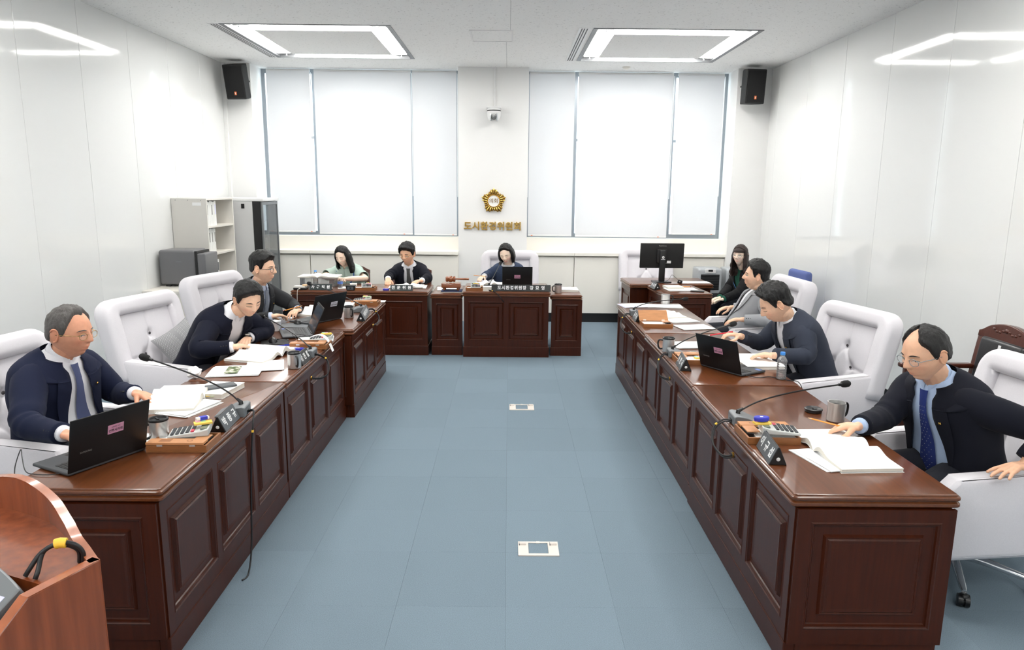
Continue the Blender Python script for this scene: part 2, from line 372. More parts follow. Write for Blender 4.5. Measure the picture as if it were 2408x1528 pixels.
# ceiling with openings for the light fittings
FIX = [(-2.95, 7.70), (.845, 7.72), (-2.95, 3.1), (.845, 3.12), (-2.95, -1.5), (.845, -1.48)]  # first pair is in view; the other four are unseen, added to light the room
FW, FD = 1.735, 1.90
holes = [(x, x+FW, y, y+FD) for x, y in FIX]
xs = sorted({XL-.2, XR+.2, *[h[0] for h in holes], *[h[1] for h in holes]}); ys = sorted({YF-.2, 10.75, *[h[2] for h in holes], *[h[3] for h in holes]})
g = G()
for a, b in zip(xs[:-1], xs[1:]):
    for c, d in zip(ys[:-1], ys[1:]):
        if any(h[0]-1e-6 <= a and b <= h[1]+1e-6 and h[2]-1e-6 <= c and d <= h[3]+1e-6 for h in holes): continue
        g.add([(a,c,ZC),(b,c,ZC),(b,d,ZC),(a,d,ZC)], [(0,3,2,1)])
g.box(XL-.2, XR+.2, YF-.2, 10.75, ZC+.12, ZC+.2)
ce = struct(part('ceiling', g, 'ceiling_board', smooth=False)); ce['label'] = 'white fissured mineral board ceiling'
part('seam', B(-.0015, .0015, 8.46, 10.2, ZC-.0012, ZC), 'grey_metal', ce, loc=(-.045, 0, 0), smooth=False)
part('seam', B(-.0015, .0015, 6.6, 7.85, ZC-.0012, ZC), 'grey_metal', ce, loc=(.0, 0, 0), smooth=False)
LABL = ['square recessed ceiling light above the staff desk and bookcase', 'square recessed ceiling light above the desk with the monitor',
        'added unseen ceiling light above the near left desks', 'added unseen ceiling light above the near right desks',
        'added unseen ceiling light behind the lectern on the left', 'added unseen ceiling light by the front wall on the right']
for (x, y), lab in zip(FIX, LABL):
    t = thing('ceiling_light', lab, 'ceiling light', (x, y, ZC), 0, 'recessed ceiling lights')
    f = G()
    f.box(0, FW, 0, .022, -.006, .07).box(0, FW, FD-.022, FD, -.006, .07).box(0, .05, .022, FD-.022, -.006, .07).box(FW-.05, FW, .022, FD-.022, -.006, .07)
    part('frame', f, 'grey_metal', t, smooth=False)
    part('housing', B(.0, FW, .0, FD, .07, .08), 'white_metal', t, smooth=False)
    part('centre_board', B(.25, 1.49, .30, 1.67, 0, .06), 'ceiling_board', t, smooth=False)
    for a, b, c, d in ((.07, .23, .30, 1.67), (1.51, 1.67, .30, 1.67), (.275, 1.46, .07, .285), (.275, 1.46, 1.685, 1.865)):
        part('lamp_diffuser', B(a, b, c, d, .008, .05), 'lamp_glow', t, smooth=False, bevel=.006)
    for a, b in ((.15, .16), (.15, 1.77), (1.59, .16), (1.59, 1.77)):
        p = part('corner_plate', B(a-.085, a+.085, b-.085, b+.085, .03, .05), 'fitting_grey', t, smooth=False)
        part('thumb_screw', G().lathe([(0, -.02), (.012, -.02), (.012, -.014), (.004, -.012), (.004, 0)], 10), 'chrome', p, (a, b, .02))
for x, y, lab in ((-3.065, 7.70, 'slotted air diffuser beside the ceiling light over the bookcase'), (.70, 7.72, 'slotted air diffuser beside the ceiling light over the monitor desk')):
    t = thing('line_diffuser', lab, 'air diffuser', (x, y, ZC), 0, 'ceiling line diffusers')
    part('plate', B(0, .115, 0, FD, -.004, 0), 'white_metal', t, smooth=False)
    for k in (.03, .055, .085): part('slot', B(k-.006, k+.006, .02, FD-.02, -.005, -.0041), 'black_rubber', t, smooth=False)
t = thing('ceiling_hatch', 'flush square access hatch in the middle of the ceiling', 'hatch', (-.2, 8.165, ZC))
f = G(); f.box(-.23, .23, -.29, -.272, -.006, 0).box(-.23, .23, .272, .29, -.006, 0).box(-.23, -.212, -.272, .272, -.006, 0).box(.212, .23, -.272, .272, -.006, 0)
part('frame', f, 'white_metal', t, smooth=False); part('board', B(-.208, .208, -.268, .268, -.003, 0), 'ceiling_board', t, smooth=False)
o = part('smoke_detector', G().lathe([(0, -.03), (.03, -.03), (.045, -.02), (.055, -.008), (.055, 0)], 20), 'cream_paint', None, (1.55, 10.05, ZC)); tag(o, 'small round cream detector on the ceiling above the right window', 'smoke detector')
# loudspeakers
def speaker(lab, loc, rz, tilt):
    t = thing('wall_loudspeaker', lab, 'loudspeaker', loc, rz, 'wall loudspeakers')
    R_ = (tilt, 0, 0)
    g = G(); pl = [(-.135, -.11), (.135, -.11), (.135, .02), (.085, .13), (-.085, .13), (-.135, .02)]
    g.loft([[(x*.96, y, -.215) for x, y in pl], [(x, y, -.20) for x, y in pl], [(x, y, .20) for x, y in pl], [(x*.96, y, .215) for x, y in pl]])
    part('cabinet', g, 'speaker_black', t, rot=R_, bevel=.006)
    g = rbox(-.12, .12, -.121, -.105, -.195, .195, .006); part('grille', g, 'foam', t, rot=R_)
    lg = part('logo_badge', B(-.014, .014, -.1235, -.121, -.16, -.118), 'orange', t, rot=R_, smooth=False)
    part('logo_mark', B(-.006, .004, -.1242, -.1236, -.150, -.128), 'text_white', lg, smooth=False)
    part('bracket', G().tube([(0, .10, .0), (0, .26, .03)], .022, 10).lathe([(.0, 0), (.055, 0), (.055, .02), (0, .02)], 14, (0, .25, .02)), 'black_plastic', t)
speaker('black loudspeaker tilted down in the left corner above the bookcase', (-3.565, 9.86, 3.225), -.12, .22)
speaker('black loudspeaker on the right corner pier beside the window', (3.185, 9.86, 3.225), .16, .06)
# dome camera with its conduit
t = thing('video_camera', 'white pan tilt camera on the emblem column', 'camera', (-.215, 10.10, 2.87))
part('bracket', rbox(-.10, .10, -.07, .10, .07, .095, .008), 'white_metal', t)
g = G().lathe([(.0, -.095), (.05, -.092), (.075, -.07), (.088, -.03), (.092, .0), (.092, .035), (.088, .07), (0, .07)], 24); part('body', g, 'white_metal', t)
part('band', G().lathe([(.0935, .035), (.0935, .05)], 24), 'black_plastic', t)
part('lens_barrel', G().lathe([(.034, -.045), (.036, .0), (.034, .02), (0, .02)], 18).xf(Matrix.Translation((0, -.055, -.045)) @ Matrix.Rotation(PI/2-.15, 4, 'X') @ Matrix.Rotation(PI, 4, 'X')), 'black_plastic', t)
part('yoke', rbox(-.05, -.036, -.095, -.02, -.095, .0, .005).box(.036, .05, -.095, -.02, -.095, 0), 'chrome', t)
part('lens', G().sphere((0, -.095, -.040), .020, 14, 8), 'smoked_glass', t)
o = part('cable_conduit', rbox(-.012, .012, 0, .02, 0, ZC-2.97, .003), 'white_metal', None, (-.205, 10.18, 2.97)); tag(o, 'thin white cable conduit from the camera to the ceiling', 'conduit')
# floor outlets
for x, y, dd, lab in ((.172, 3.525, .15, 'beige floor outlet frame in the near carpet'), (.127, 6.035, .155, 'beige floor outlet frame in the far carpet')):
    t = thing('floor_outlet', lab, 'floor outlet', (x, y, 0), 0, 'floor outlets')
    f = G(); f.box(-.107, -.052, -dd/2, dd/2, 0, .006).box(.052, .107, -dd/2, dd/2, 0, .006).box(-.052, .052, -dd/2, -dd/2+.02, 0, .006).box(-.052, .052, dd/2-.014, dd/2, 0, .006)
    part('frame', f, 'plug_white', t, smooth=False); part('carpet_lid', B(-.05, .05, -dd/2+.022, dd/2-.016, 0, .004), 'carpet', t, smooth=False)
    part('latch', B(-.009, .009, dd/2-.024, dd/2-.004, .006, .010), 'plug_white', t, smooth=False)
    for sx in (-.082, .082):
        part('cord_gate', G().tube([(sx-.018, dd/2-.03, .006), (sx+.018, dd/2-.03, .006)], .012, 10), 'plug_white', t)
        part('gate_slot', B(sx-.020, sx-.016, dd/2-.045, dd/2-.022, .006, .014), 'grey_metal', t, smooth=False)
# emblem and lettering on the column
t = thing('wall_emblem', 'gold flower emblem with white round centre on the column', 'emblem', (-.214, 10.2, 1.707))
def er(a):
    # scalloped five-petal outline
    q = (a - PI/2) % (2*PI/5); q = min(q, 2*PI/5-q)/(PI/5)
    return .172 - .046*q**1.15
g = G(); n = 200; ring = lambda s, y: [(er(2*PI*k/n)*s*math.cos(2*PI*k/n), y, er(2*PI*k/n)*s*math.sin(2*PI*k/n)) for k in range(n)]
g.loft([ring(.97, 0), ring(.97, -.012), ring(.5, -.016)], cap=True); part('backing', g, 'gold_side', t)
for k in range(25):
    a = PI/2 + 2*PI*k/25; r1 = er(a)*1.01; r0 = .086; w = .0095 + .002*(r1 > .15)
    P = [(r*math.cos(a), -.016-.010*math.sin(PI*min(1, (r-r0)/(r1-r0)*.9+.05)), r*math.sin(a)) for r in [r0+(r1-r0)*i/5 for i in range(6)]]
    part('petal_rib', G().tube(P, [w*.55, w*.8, w*.95, w*1.1, w*1.2, w*.7], 8), 'gold', t)
g = G()
for r0, r1, y0 in ((.078, .090, -.026),):
    N = 40; g.loft([[(r*math.cos(2*PI*j/N), y, r*math.sin(2*PI*j/N)) for j in range(N)] for r, y in ((r0, -.01), (r0, y0), ((r0+r1)/2, y0-.006), (r1, y0), (r1, -.01))], cap=False)
part('ring', g, 'gold', t)
part('disc', G().loft([[(.08*math.cos(2*PI*j/40), y, .08*math.sin(2*PI*j/40)) for j in range(40)] for y in (-.01, -.022)]), 'emblem_white', t, smooth=False)
link('lettering', text_mesh('의회', .072, 'gold_side', .0006, .001), t, (0, -.0235, -.001), (PI/2, 0, 0))
t = thing('wall_lettering', 'raised gold Hangul letters below the emblem', 'sign', (-.227, 10.2, 1.353))
for k, ch in enumerate('도시환경위원회'):
    link('letter', text_mesh(ch, .122, 'gold', .0032, .011), t, ((k-3)*.117, -.012, 0), (PI/2, 0, 0))
# ================================================================ desks
PROF = [(.020, -.056), (.014, -.052), (.004, -.050), (0, -.045), (0, -.036), (.004, -.032), (.010, -.030), (.010, -.026), (.003, -.023), (0, -.019), (0, -.012), (.003, -.008), (.009, -.007), (.009, -.004), (.011, -.001), (.014, 0)]
PANEL = [(0, 0), (0, -.018), (.006, -.0205), (.010, -.017), (.014, -.016), (.018, -.008), (.022, -.003), (.058, -.003), (.062, -.009), (.066, -.015), (.072, -.013), (.078, -.018), (.090, -.016)]
def slab(x0, x1, y0, y1, z, r=.02, prof=PROF):
    rings = []
    for i, dz in prof: rings.append([(x, y, z+dz) for x, y in rrect(x0+i, x1-i, y0+i, y1-i, max(.002, r-i*.5), 4)])
    return G().loft(rings)
def panel_mesh(w, h, border=None):
    """raised and fielded panel in the plane y=0 (front is -y), from x 0..w, z 0..h"""
    k = min(1.0, min(w, h)/.30); rings = []
    for i, y in PANEL:
        i2 = i*k; rings.append([(i2, y, i2), (w-i2, y, i2), (w-i2, y, h-i2), (i2, y, h-i2)])
    return G().loft(rings, cap=True)
def panelled(t, x0, x1, z0, z1, n, y, axis='x', stile=.050, rail=.07):
    """stile-and-rail front with n panels on the face at local depth y; axis 'x' front, '+x' right end, '-x' left end"""
    L_ = x1-x0; f = G(); d0, d1 = -.018, .0
    w = (L_-stile*(n+1))/n
    f.box(x0, x1, d0, d1, z0, z0+rail).box(x0, x1, d0, d1, z1-rail*.8, z1)
    for k in range(n+1): xa = x0+k*(w+stile); f.box(xa, xa+stile, d0, d1, z0+rail, z1-rail*.8)
    if axis == 'x': M_ = Matrix.Translation((0, y, 0))
    elif axis == '-x': M_ = Matrix.Translation((y, 0, 0)) @ Matrix.Rotation(-PI/2, 4, 'Z') @ Matrix.Translation((-(x0+x1), 0, 0)) 
    else: M_ = Matrix.Translation((y, 0, 0)) @ Matrix.Rotation(PI/2, 4, 'Z')
    part('front_frame' if axis == 'x' else 'end_frame', f.xf(M_), 'wood_panel', t, smooth=False)
    pm = panel_mesh(w, z1-z0-rail*1.8)
    for k in range(n):
        g = G(); g.v = list(pm.v); g.f = list(pm.f); g.m = list(pm.m)
        g.xf(M_ @ Matrix.Translation((x0+stile+k*(w+stile), 0, z0+rail)))
        part('panel', g, 'wood_panel', t, smooth=False)
def desk(lab, loc, rz, L_, D_, H_, n, ends='', plinth=True, knee=True):
    """length along local x from 0, front at local y=0, back at y=D_"""
    t = thing('conference_desk', lab, 'desk', loc, rz, 'dark wood desks')
    ov = .024; x0, x1 = ov*.5, L_-ov*.5
    part('desk_top', slab(0, L_, 0, D_, H_), 'wood_top', t, angle=30)
    pz = .11
    g = G().box(x0, x1, ov+.012, ov+.035, pz, H_-.056).box(x0, x0+.03, ov+.035, D_-.03, .0, H_-.056).box(x1-.03, x1, ov+.035, D_-.03, .0, H_-.056)
    part('carcass', g, 'wood_panel', t, smooth=False)
    part('modesty_shelf', B(x0+.03, x1-.03, ov+.035, D_*.55, H_-.16, H_-.14), 'wood_panel', t, smooth=False)
    panelled(t, x0, x1, pz, H_-.056, n, ov+.012)
    part('plinth', B(x0-.008, x1+.008, ov-.010, ov+.035, 0, pz).box(x0-.008, x0+.03, ov+.035, D_-.03, 0, pz).box(x1-.03, x1+.008, ov+.035, D_-.03, 0, pz), 'wood_panel', t, smooth=False, bevel=.004)
    if '-' in ends: panelled(t, ov+.0, D_-.02, pz, H_-.056, 1, x0, '-x', stile=.052, rail=.065)
    if '+' in ends: panelled(t, ov+.0, D_-.02, pz, H_-.056, 1, x1, '+x', stile=.052, rail=.065)
    return t
HZ = PI/2
desk('near left desk with the open laptop and crumpled paper', (-1.315, 2.573, 0), HZ, 1.562, .60, .74, 3, '-')
desk('middle left desk with photo sheets and curling paper strip', (-1.315, 4.137, 0), HZ, 1.562, .60, .738, 3)
desk('far left desk that juts out beyond its neighbours', (-1.250, 5.715, 0), HZ, 1.56, .64, .748, 3, '-')
desk('staff desk carrying two short nameplates', (-2.445, 7.985, 0), 0, 1.545, .64, .735, 3)
desk('near right desk with open book and pencil', (1.097, 4.135, 0), -HZ, 1.562, .655, .74, 3, '+')
desk('middle right desk with laptop and water bottle', (1.105, 5.705, 0), -HZ, 1.562, .655, .74, 3)
desk('far right desk with an opened wooden box', (1.112, 7.285, 0), -HZ, 1.568, .65, .74, 3)
desk('short desk beside the woman in black', (1.70, 8.72, 0), -HZ+.07, .76, .56, .74, 1, '+')
# desk with the monitor
t = thing('monitor_desk', 'low-panelled desk carrying the black monitor', 'desk', (1.50, 8.79, 0), .03)
part('desk_top', slab(0, 1.05, 0, .66, .74), 'wood_top', t, angle=30)
part('carcass', G().box(.03, .06, .04, .62, 0, .684).box(.99, 1.02, .04, .62, 0, .684).box(.06, .99, .06, .08, .1, .684), 'wood_panel', t, smooth=False)
panelled(t, .03, .62, .08, .684, 1, .03, '-x', stile=.052, rail=.065); part('plinth', B(.02, .06, .03, .63, 0, .08), 'wood_panel', t, smooth=False)
# chair's desk: centre block with two lower wings
t = thing('podium_desk', 'chair desk with taller centre and two lower wings', 'desk', (-.02, 7.93, 0))
part('desk_top', slab(-.495, .495, 0, .80, .745), 'wood_top', t, angle=30)
part('carcass', G().box(-.475, .475, .035, .06, .12, .69).box(-.475, -.445, .06, .74, 0, .69).box(.445, .475, .06, .74, 0, .69), 'wood_panel', t, smooth=False)
panelled(t, -.475, .475, .12, .69, 2, .036, stile=.05); part('plinth', B(-.485, .485, .01, .06, 0, .12), 'wood_panel', t, smooth=False, bevel=.004)
for s in (-1, 1):
    x0, x1 = (-.86, -.498) if s < 0 else (.498, .86)
    part('wing_top', slab(x0, x1, .085, .84, .705), 'wood_top', t, angle=30)
    part('wing_carcass', B(x0+.02, x1-.01, .12, .145, .10, .65).box(*((x0+.02, x0+.05) if s < 0 else (x1-.05, x1-.02)), .145, .80, 0, .65), 'wood_panel', t, smooth=False)
    panelled(t, x0+.015, x1-.0, .10, .65, 1, .121, stile=.045); part('wing_plinth', B(x0+.01, x1, .10, .145, 0, .10), 'wood_panel', t, smooth=False, bevel=.003)
part('cable_grommet', G().lathe([(.012, -.004), (.02, -.004), (.02, .002), (.012, .002)], 16).xf(Matrix.Rotation(PI/2, 4, 'X')), 'brass', t, (-.03, .022, .635))
# ================================================================ upholstered armchairs
def sweep_rect(path, ups, hw, hd, r, n=4):
    """sweep a rounded rectangle (half width hw in-plane, half depth hd) along path"""
    prof = rrect(-hw, hw, -hd, hd, r, n); rings = []
    for i, p in enumerate(path):
        t_ = (path[min(i+1, len(path)-1)]-path[max(i-1, 0)]).normalized(); nrm = ups[i] if isinstance(ups, list) else ups
        w = t_.cross(nrm).normalized()
        rings.append([p + w*a + nrm*b for a, b in prof])
    return rings
def make_armchair():
    t = thing('armchair', '', 'armchair'); tilt = -.24   # sitter faces +y
    M_ = Matrix.Translation((0, -.235, .40)) @ Matrix.Rotation(-tilt, 4, 'X')
    up = (M_.to_3x3() @ Vector((0, 1, 0)))
    P = [Vector((-.318, 0, .10))] + [Vector((-.318, 0, .10+.05*k)) for k in range(1, 10)]
    for k in range(1, 9): a = PI - PI/2*k/8; P.append(Vector((-.258+.06*math.cos(a), 0, .575+.06*math.sin(a))))
    P += [Vector((x, 0, .635)) for x in (-.18, -.09, 0)]; P += [Vector((-p.x, p.y, p.z)) for p in reversed(P[:-1])]
    g = G(); hw = []
    rings = sweep_rect([M_ @ p for p in P], up, .062, .075, .044, 5); g.loft(rings)
    part('back_bolster', g, 'fabric', t, angle=180)
    BT = [(0, .40), (-.095, .26), (.095, .26), (0, .11)]
    def seam(x, z, a, b):
        ax, az = a; bx, bz = b; L2 = (bx-ax)**2+(bz-az)**2; q = max(0, min(1, ((x-ax)*(bx-ax)+(z-az)*(bz-az))/L2))
        return math.hypot(x-ax-q*(bx-ax), z-az-q*(bz-az))
    SE = [(BT[0], BT[1]), (BT[0], BT[2]), (BT[1], BT[3]), (BT[2], BT[3]), (BT[0], (0, .6)), (BT[1], (-.28, .24)), (BT[2], (.28, .24))]
    def fn(u, v):
        x = -.268+.536*u; z = .01+.585*v
        y = .022 + .018*(1-abs(2*u-1)**4)*(1-abs(2*v-1)**4)
        for bx, bz in BT: y -= .024*math.exp(-((x-bx)**2+(z-bz)**2)/.0011)
        y -= .008*math.exp(-(min(seam(x, z, a, b) for a, b in SE)/.011)**2)
        return M_ @ Vector((x, y, z))
    part('back_cushion', G().grid(56, 60, fn), 'fabric', t, angle=180)
    part('back_shell', rbox(-.30, .30, -.085, -.005, .0, .66, .03).xf(M_), 'fabric', t)
    for bx, bz in BT: part('button', G().sphere((0, 0, 0), (.011, .006, .011), 10, 6), 'button_grey', t, M_ @ Vector((bx, .026, bz)))
    part('seat_cushion', rbox(-.265, .265, -.26, .31, .36, .485, .035, 4), 'fabric', t)
    part('seat_base', rbox(-.33, .33, -.30, .30, .24, .37, .02), 'fabric', t)
    for s in (-1, 1):
        # arm with a top that dips slightly to the front
        pl = [(-.33, .27), (.33, .27), (.345, .60), (.30, .645), (-.26, .665), (-.36, .60)]
        x0, x1 = s*.268, s*.362; lo, hi = min(x0, x1), max(x0, x1); q = .018
        g = G(); yc, zc = 0, .46
        sh = lambda p, k: (p[0]+(yc-p[0])*k, p[1]+(zc-p[1])*k)
        g.loft([[(lo, *sh(p, .05)) for p in pl], [(lo+q*.4, *sh(p, .014)) for p in pl], [(lo+q, *p) for p in pl], [(hi-q, *p) for p in pl], [(hi-q*.4, *sh(p, .014)) for p in pl], [(hi, *sh(p, .05)) for p in pl]])
        part('arm', g, 'fabric', t, bevel=.018, seg=3, angle=180)
    part('gas_column', G().lathe([(.03, .09), (.03, .18), (.022, .18), (.022, .25)], 14), 'chrome', t)
    part('hub', G().lathe([(0, .07), (.045, .07), (.05, .10), (.04, .125), (0, .125)], 16), 'chrome', t)
    for k in range(5):
        a = 2*PI*k/5+.14; d = Vector((math.cos(a), math.sin(a), 0))
        part('star_leg', G().tube([d*.03+Vector((0, 0, .105)), d*.15+Vector((0, 0, .098)), d*.30+Vector((0, 0, .078)), d*.345+Vector((0, 0, .072))], [.024, .020, .017, .012], 10), 'chrome', t)
        cw = part('caster', G().loft([[(d.y*(e)+d.x*.345+math.cos(2*PI*j/14)*r*d.x, -d.x*(e)+d.y*.345+math.cos(2*PI*j/14)*r*d.y, .03+math.sin(2*PI*j/14)*r) for j in range(14)] for e, r in ((-.026, .016), (-.024, .029), (-.004, .030), (-.003, .022), (.003, .022), (.004, .030), (.024, .029), (.026, .016))]), 'black_plastic', t)
        part('caster_hood', G().sphere((d.x*.345, d.y*.345, .048), (.024, .024, .02), 10, 6), 'black_plastic', cw)
    return t
def copy_tree(o, parent=None):
    c = o.copy(); COL.objects.link(c); c.parent = parent
    for ch in list(o.children): copy_tree(ch, c)
    return c
AC = make_armchair()
ARM = [('light grey armchair under the man with grey hair', (-2.36, 3.62), -HZ-.16),
       ('light grey armchair with the dotted cushion', (-2.38, 5.20), -HZ-.24),
       ('light grey armchair of the man in round glasses', (-2.40, 6.55), -HZ-.30),
       ('light grey armchair of the chairwoman by the column', (.02, 9.12), PI),
       ('empty light grey armchair behind the monitor', (1.93, 9.72), PI),
       ('light grey armchair of the man in the light grey suit', (2.33, 6.75), HZ+.06),
       ('light grey armchair of the man holding the red pen', (2.15, 4.98), HZ+.22),
       ('light grey armchair of the man in the spotted tie', (2.25, 3.34), HZ+.10)]
for k, (lab, (x, y), rz) in enumerate(ARM):
    c = AC if k == 0 else copy_tree(AC)
    c.location = (x, y, 0); c.rotation_euler = (0, 0, rz); c['label'] = lab; c['group'] = 'light grey armchairs'
# patterned cushion
t = thing('cushion', 'grey dotted cushion leaning on the armchair back', 'cushion', (-2.47, 5.34, .68), 0)
def cu(u, v): a, b = 2*u-1, 2*v-1; return (1-a*a)*(1-b*b)
_n = Vector((.72, -.60, .38)).normalized(); _a = Vector((0, 0, 1)).cross(_n).normalized(); _b = _n.cross(_a); _q = .45
_a, _b = _a*math.cos(_q)+_b*math.sin(_q), _b*math.cos(_q)-_a*math.sin(_q)
Mc = Matrix(((_a.x, _b.x, _n.x), (_a.y, _b.y, _n.y), (_a.z, _b.z, _n.z)))
g = G()
sx = lambda u, v: (2*u-1)*.165*(1-.10*(1-(2*v-1)**2)); sy = lambda u, v: (2*v-1)*.165*(1-.10*(1-(2*u-1)**2))
g.grid(18, 18, lambda u, v: Mc @ Vector((sx(u, v), sy(u, v), .062*max(0, cu(u, v))**.5)))
g.grid(18, 18, lambda u, v: Mc @ Vector((sx(u, 1-v), sy(u, 1-v), -.062*max(0, cu(u, 1-v))**.5)))
part('cover', g, 'cushion_grey', t, angle=180)
g = G()
for i in range(1, 26):
    for j in range(1, 30):
        if abs((i/26)-.5) < .055: continue
        u, v = (i+(j % 2)*.5)/26.5, j/30; p = Vector((sx(u, v), sy(u, v), .062*max(0, cu(u, v))**.5+.0012)); r = .0032
        g.add([Mc @ (p+Vector(d)*r) for d in ((-1, 0, 0), (0, -1, 0), (1, 0, 0), (0, 1, 0))], [(0, 1, 2, 3)])
o = part('woven_dots', g, 'cushion_dot', t, smooth=False); o['kind'] = 'stuff'
# ================================================================ carved wooden chairs
def sst0(k): q = min(1, min(k, 20-k)/4); return q*q*(3-2*q)
def make_wood_chair(lab, loc, rz, note=False):
    t = thing('wooden_armchair', lab, 'chair', loc, rz, 'carved wooden chairs')    # sitter faces +y
    part('seat', rbox(-.26, .26, -.24, .26, .42, .49, .03), 'black_leather', t)
    part('seat_rail', rbox(-.275, .275, -.25, .27, .36, .42, .01), 'chair_wood', t)
    Mb = Matrix.Translation((0, -.25, .42)) @ Matrix.Rotation(.14, 4, 'X')
    for s in (-1, 1):
        part('back_post', rbox(s*.255-.028, s*.255+.028, -.028, .028, -.42, .47, .008).xf(Mb), 'chair_wood', t)
        part('leg', rbox(s*.245-.025, s*.245+.025, .20, .25, 0, .62, .007), 'chair_wood', t)
        part('arm', rbox(s*.262-.03, s*.262+.03, -.25, .28, .62, .655, .012), 'chair_wood', t)
    pl = [(-.285, .44), (.285, .44), (.285, .485)] + [(.285-.57*k/20, .485+.03*sst0(k)+.055*math.sin(PI*k/20)**1.5) for k in range(1, 20)] + [(-.285, .485)]
    part('crest_rail', G().loft([[(x, y, z) for x, z in pl] for y in (-.03, .03)]).xf(Mb), 'chair_wood', t, bevel=.006)
    g = G()
    for k in range(-4, 5):
        if k: g.sphere((k*.032, .031, .515+.012*math.cos(k*1.3)), (.016, .006, .009), 8, 5)
    g.sphere((0, .031, .525), (.022, .008, .016), 10, 6)
    part('carving', g.xf(Mb), 'chair_wood', t)
    part('back_pad', rbox(-.226, .226, -.022, .05, .08, .455, .03).xf(Mb), 'black_leather', t)
    if note: part('paper_tag', B(-.014, .014, .0505, .0515, .37, .42).xf(Mb), 'paper', t, smooth=False)
    return t
make_wood_chair('carved wooden chair with a white tag against the right wall', (3.16, 4.86, 0), HZ, True)
make_wood_chair('carved wooden chair cut by the right edge of the photo', (3.16, 4.18, 0), HZ)
make_wood_chair('wooden chair with black back under the woman in mint', (-2.06, 9.14, 0), PI+.10).scale = (.93, .93, .90)
make_wood_chair('wooden chair behind the man wearing a badge', (-1.28, 9.18, 0), PI).scale = (.93, .93, .90)
def office_chair(lab, loc, rz, m_, top):
    t = thing('office_chair', lab, 'chair', loc, rz, 'office chairs')
    part('backrest', rbox(-.22, .22, -.30, -.22, .55, top, .04, 4), m_, t); part('seat', rbox(-.24, .24, -.24, .24, .38, .45, .03), m_, t)
    part('back_bar', rbox(-.03, .03, -.30, -.27, .30, .60, .008), 'black_plastic', t); part('column', G().lathe([(.025, .08), (.025, .40)], 12), 'black_plastic', t)
    for k in range(5):
        a = 2*PI*k/5; part('star_leg', G().tube([(0, 0, .10), (.28*math.cos(a), .28*math.sin(a), .06)], [.02, .014], 8), 'black_plastic', t)
        part('caster', G().sphere((.28*math.cos(a), .28*math.sin(a), .028), .028, 10, 6), 'black_plastic', t)
office_chair('blue fabric office chair mostly hidden behind the seated men', (3.0, 7.95, 0), HZ+.1, 'blue_fabric', 1.02)
office_chair('black office chair under the woman in the black jacket', (2.97, 8.63, 0), HZ+.25, 'black_matte', .82)
# ================================================================ bookcase corner
t = thing('bookcase', 'tall beige open bookcase against the left wall', 'bookcase', (XL+.005, 8.30, 0))
D, Wd, Hh = .40, .80, 1.735
part('side_panel', B(0, D, 0, .02, 0, Hh), 'cabinet_beige', t, smooth=False); part('side_panel', B(0, D, Wd-.02, Wd, 0, Hh), 'cabinet_beige', t, smooth=False)
part('back_panel', B(0, .012, .02, Wd-.02, 0, Hh), 'cabinet_inside', t, smooth=False); part('top_panel', B(0, D, .02, Wd-.02, Hh-.02, Hh), 'cabinet_beige', t, smooth=False)
SH = [.06, .46, .80, 1.12, 1.415]
for z in [.06, .45, .78, 1.10, 1.42]: part('shelf', B(.012, D-.005, .02, Wd-.02, z-.022, z), 'cabinet_inside', t, smooth=False)
part('paper_tag', B(.24, .34, -.0012, 0, 1.655, 1.69), 'paper', t, smooth=False)
for q in (.05, .19, .34): part('screw', G().sphere((q, -.001, 1.715), .005, 8, 4), 'grey_metal', t)
def vol(lab, cat, x0, y0, z0, d, w, h, m, grp, strip=None, roll=0.0):
    b_ = thing('binder' if w > .03 else 'book', lab, cat, (x0, y0, z0), 0, grp)
    b_.rotation_euler = (roll, 0, 0)
    part('cover', G().box(0, d, 0, .003, 0, h).box(0, d, w-.003, w, 0, h).box(d-.003, d, .003, w-.003, 0, h), m, b_, smooth=False, bevel=.0012, seg=1)
    part('page_block', B(.004, d-.004, .0032, w-.0032, .003, h-.006), 'paper_edge', b_, smooth=False)
    if strip: part('spine_label', B(d, d+.0008, w*.2, w*.8, h*.45, h*.85), strip, b_, smooth=False)
xb = XL+.005+.10
y = 8.325
ORD = ['first', 'second', 'third', 'fourth', 'fifth', 'sixth', 'seventh', 'eighth']
for k in range(7):
    w = .044 if k < 6 else .052
    vol('white binder, %s from the wall side on the top shelf' % ORD[k], 'binder', xb, y, 1.42, .27, w-.002, .285-.006*(k % 3), 'book_white', 'binders on the top shelf', 'paper_blue' if k == 6 else ('text_grey' if k % 3 == 1 else None)); y += w
y = 8.325
for k in range(8):
    w = .038
    vol('thin white report, %s from the wall side on the middle shelf' % ORD[k], 'book', xb, y, 1.10, .25, w-.002, .285-.005*(k % 2), 'book_white', 'reports on the middle shelf', 'text_grey' if k % 2 else None); y += w
vol('pale box file lying low on the third shelf', 'box file', xb, 8.33, .78, .26, .20, .17, 'cabinet_inside', 'files on the third shelf')
vol('white upright file with a dark label on the third shelf', 'box file', xb, 8.56, .78, .27, .06, .24, 'book_white', 'files on the third shelf', 'plate_grey', -.05)
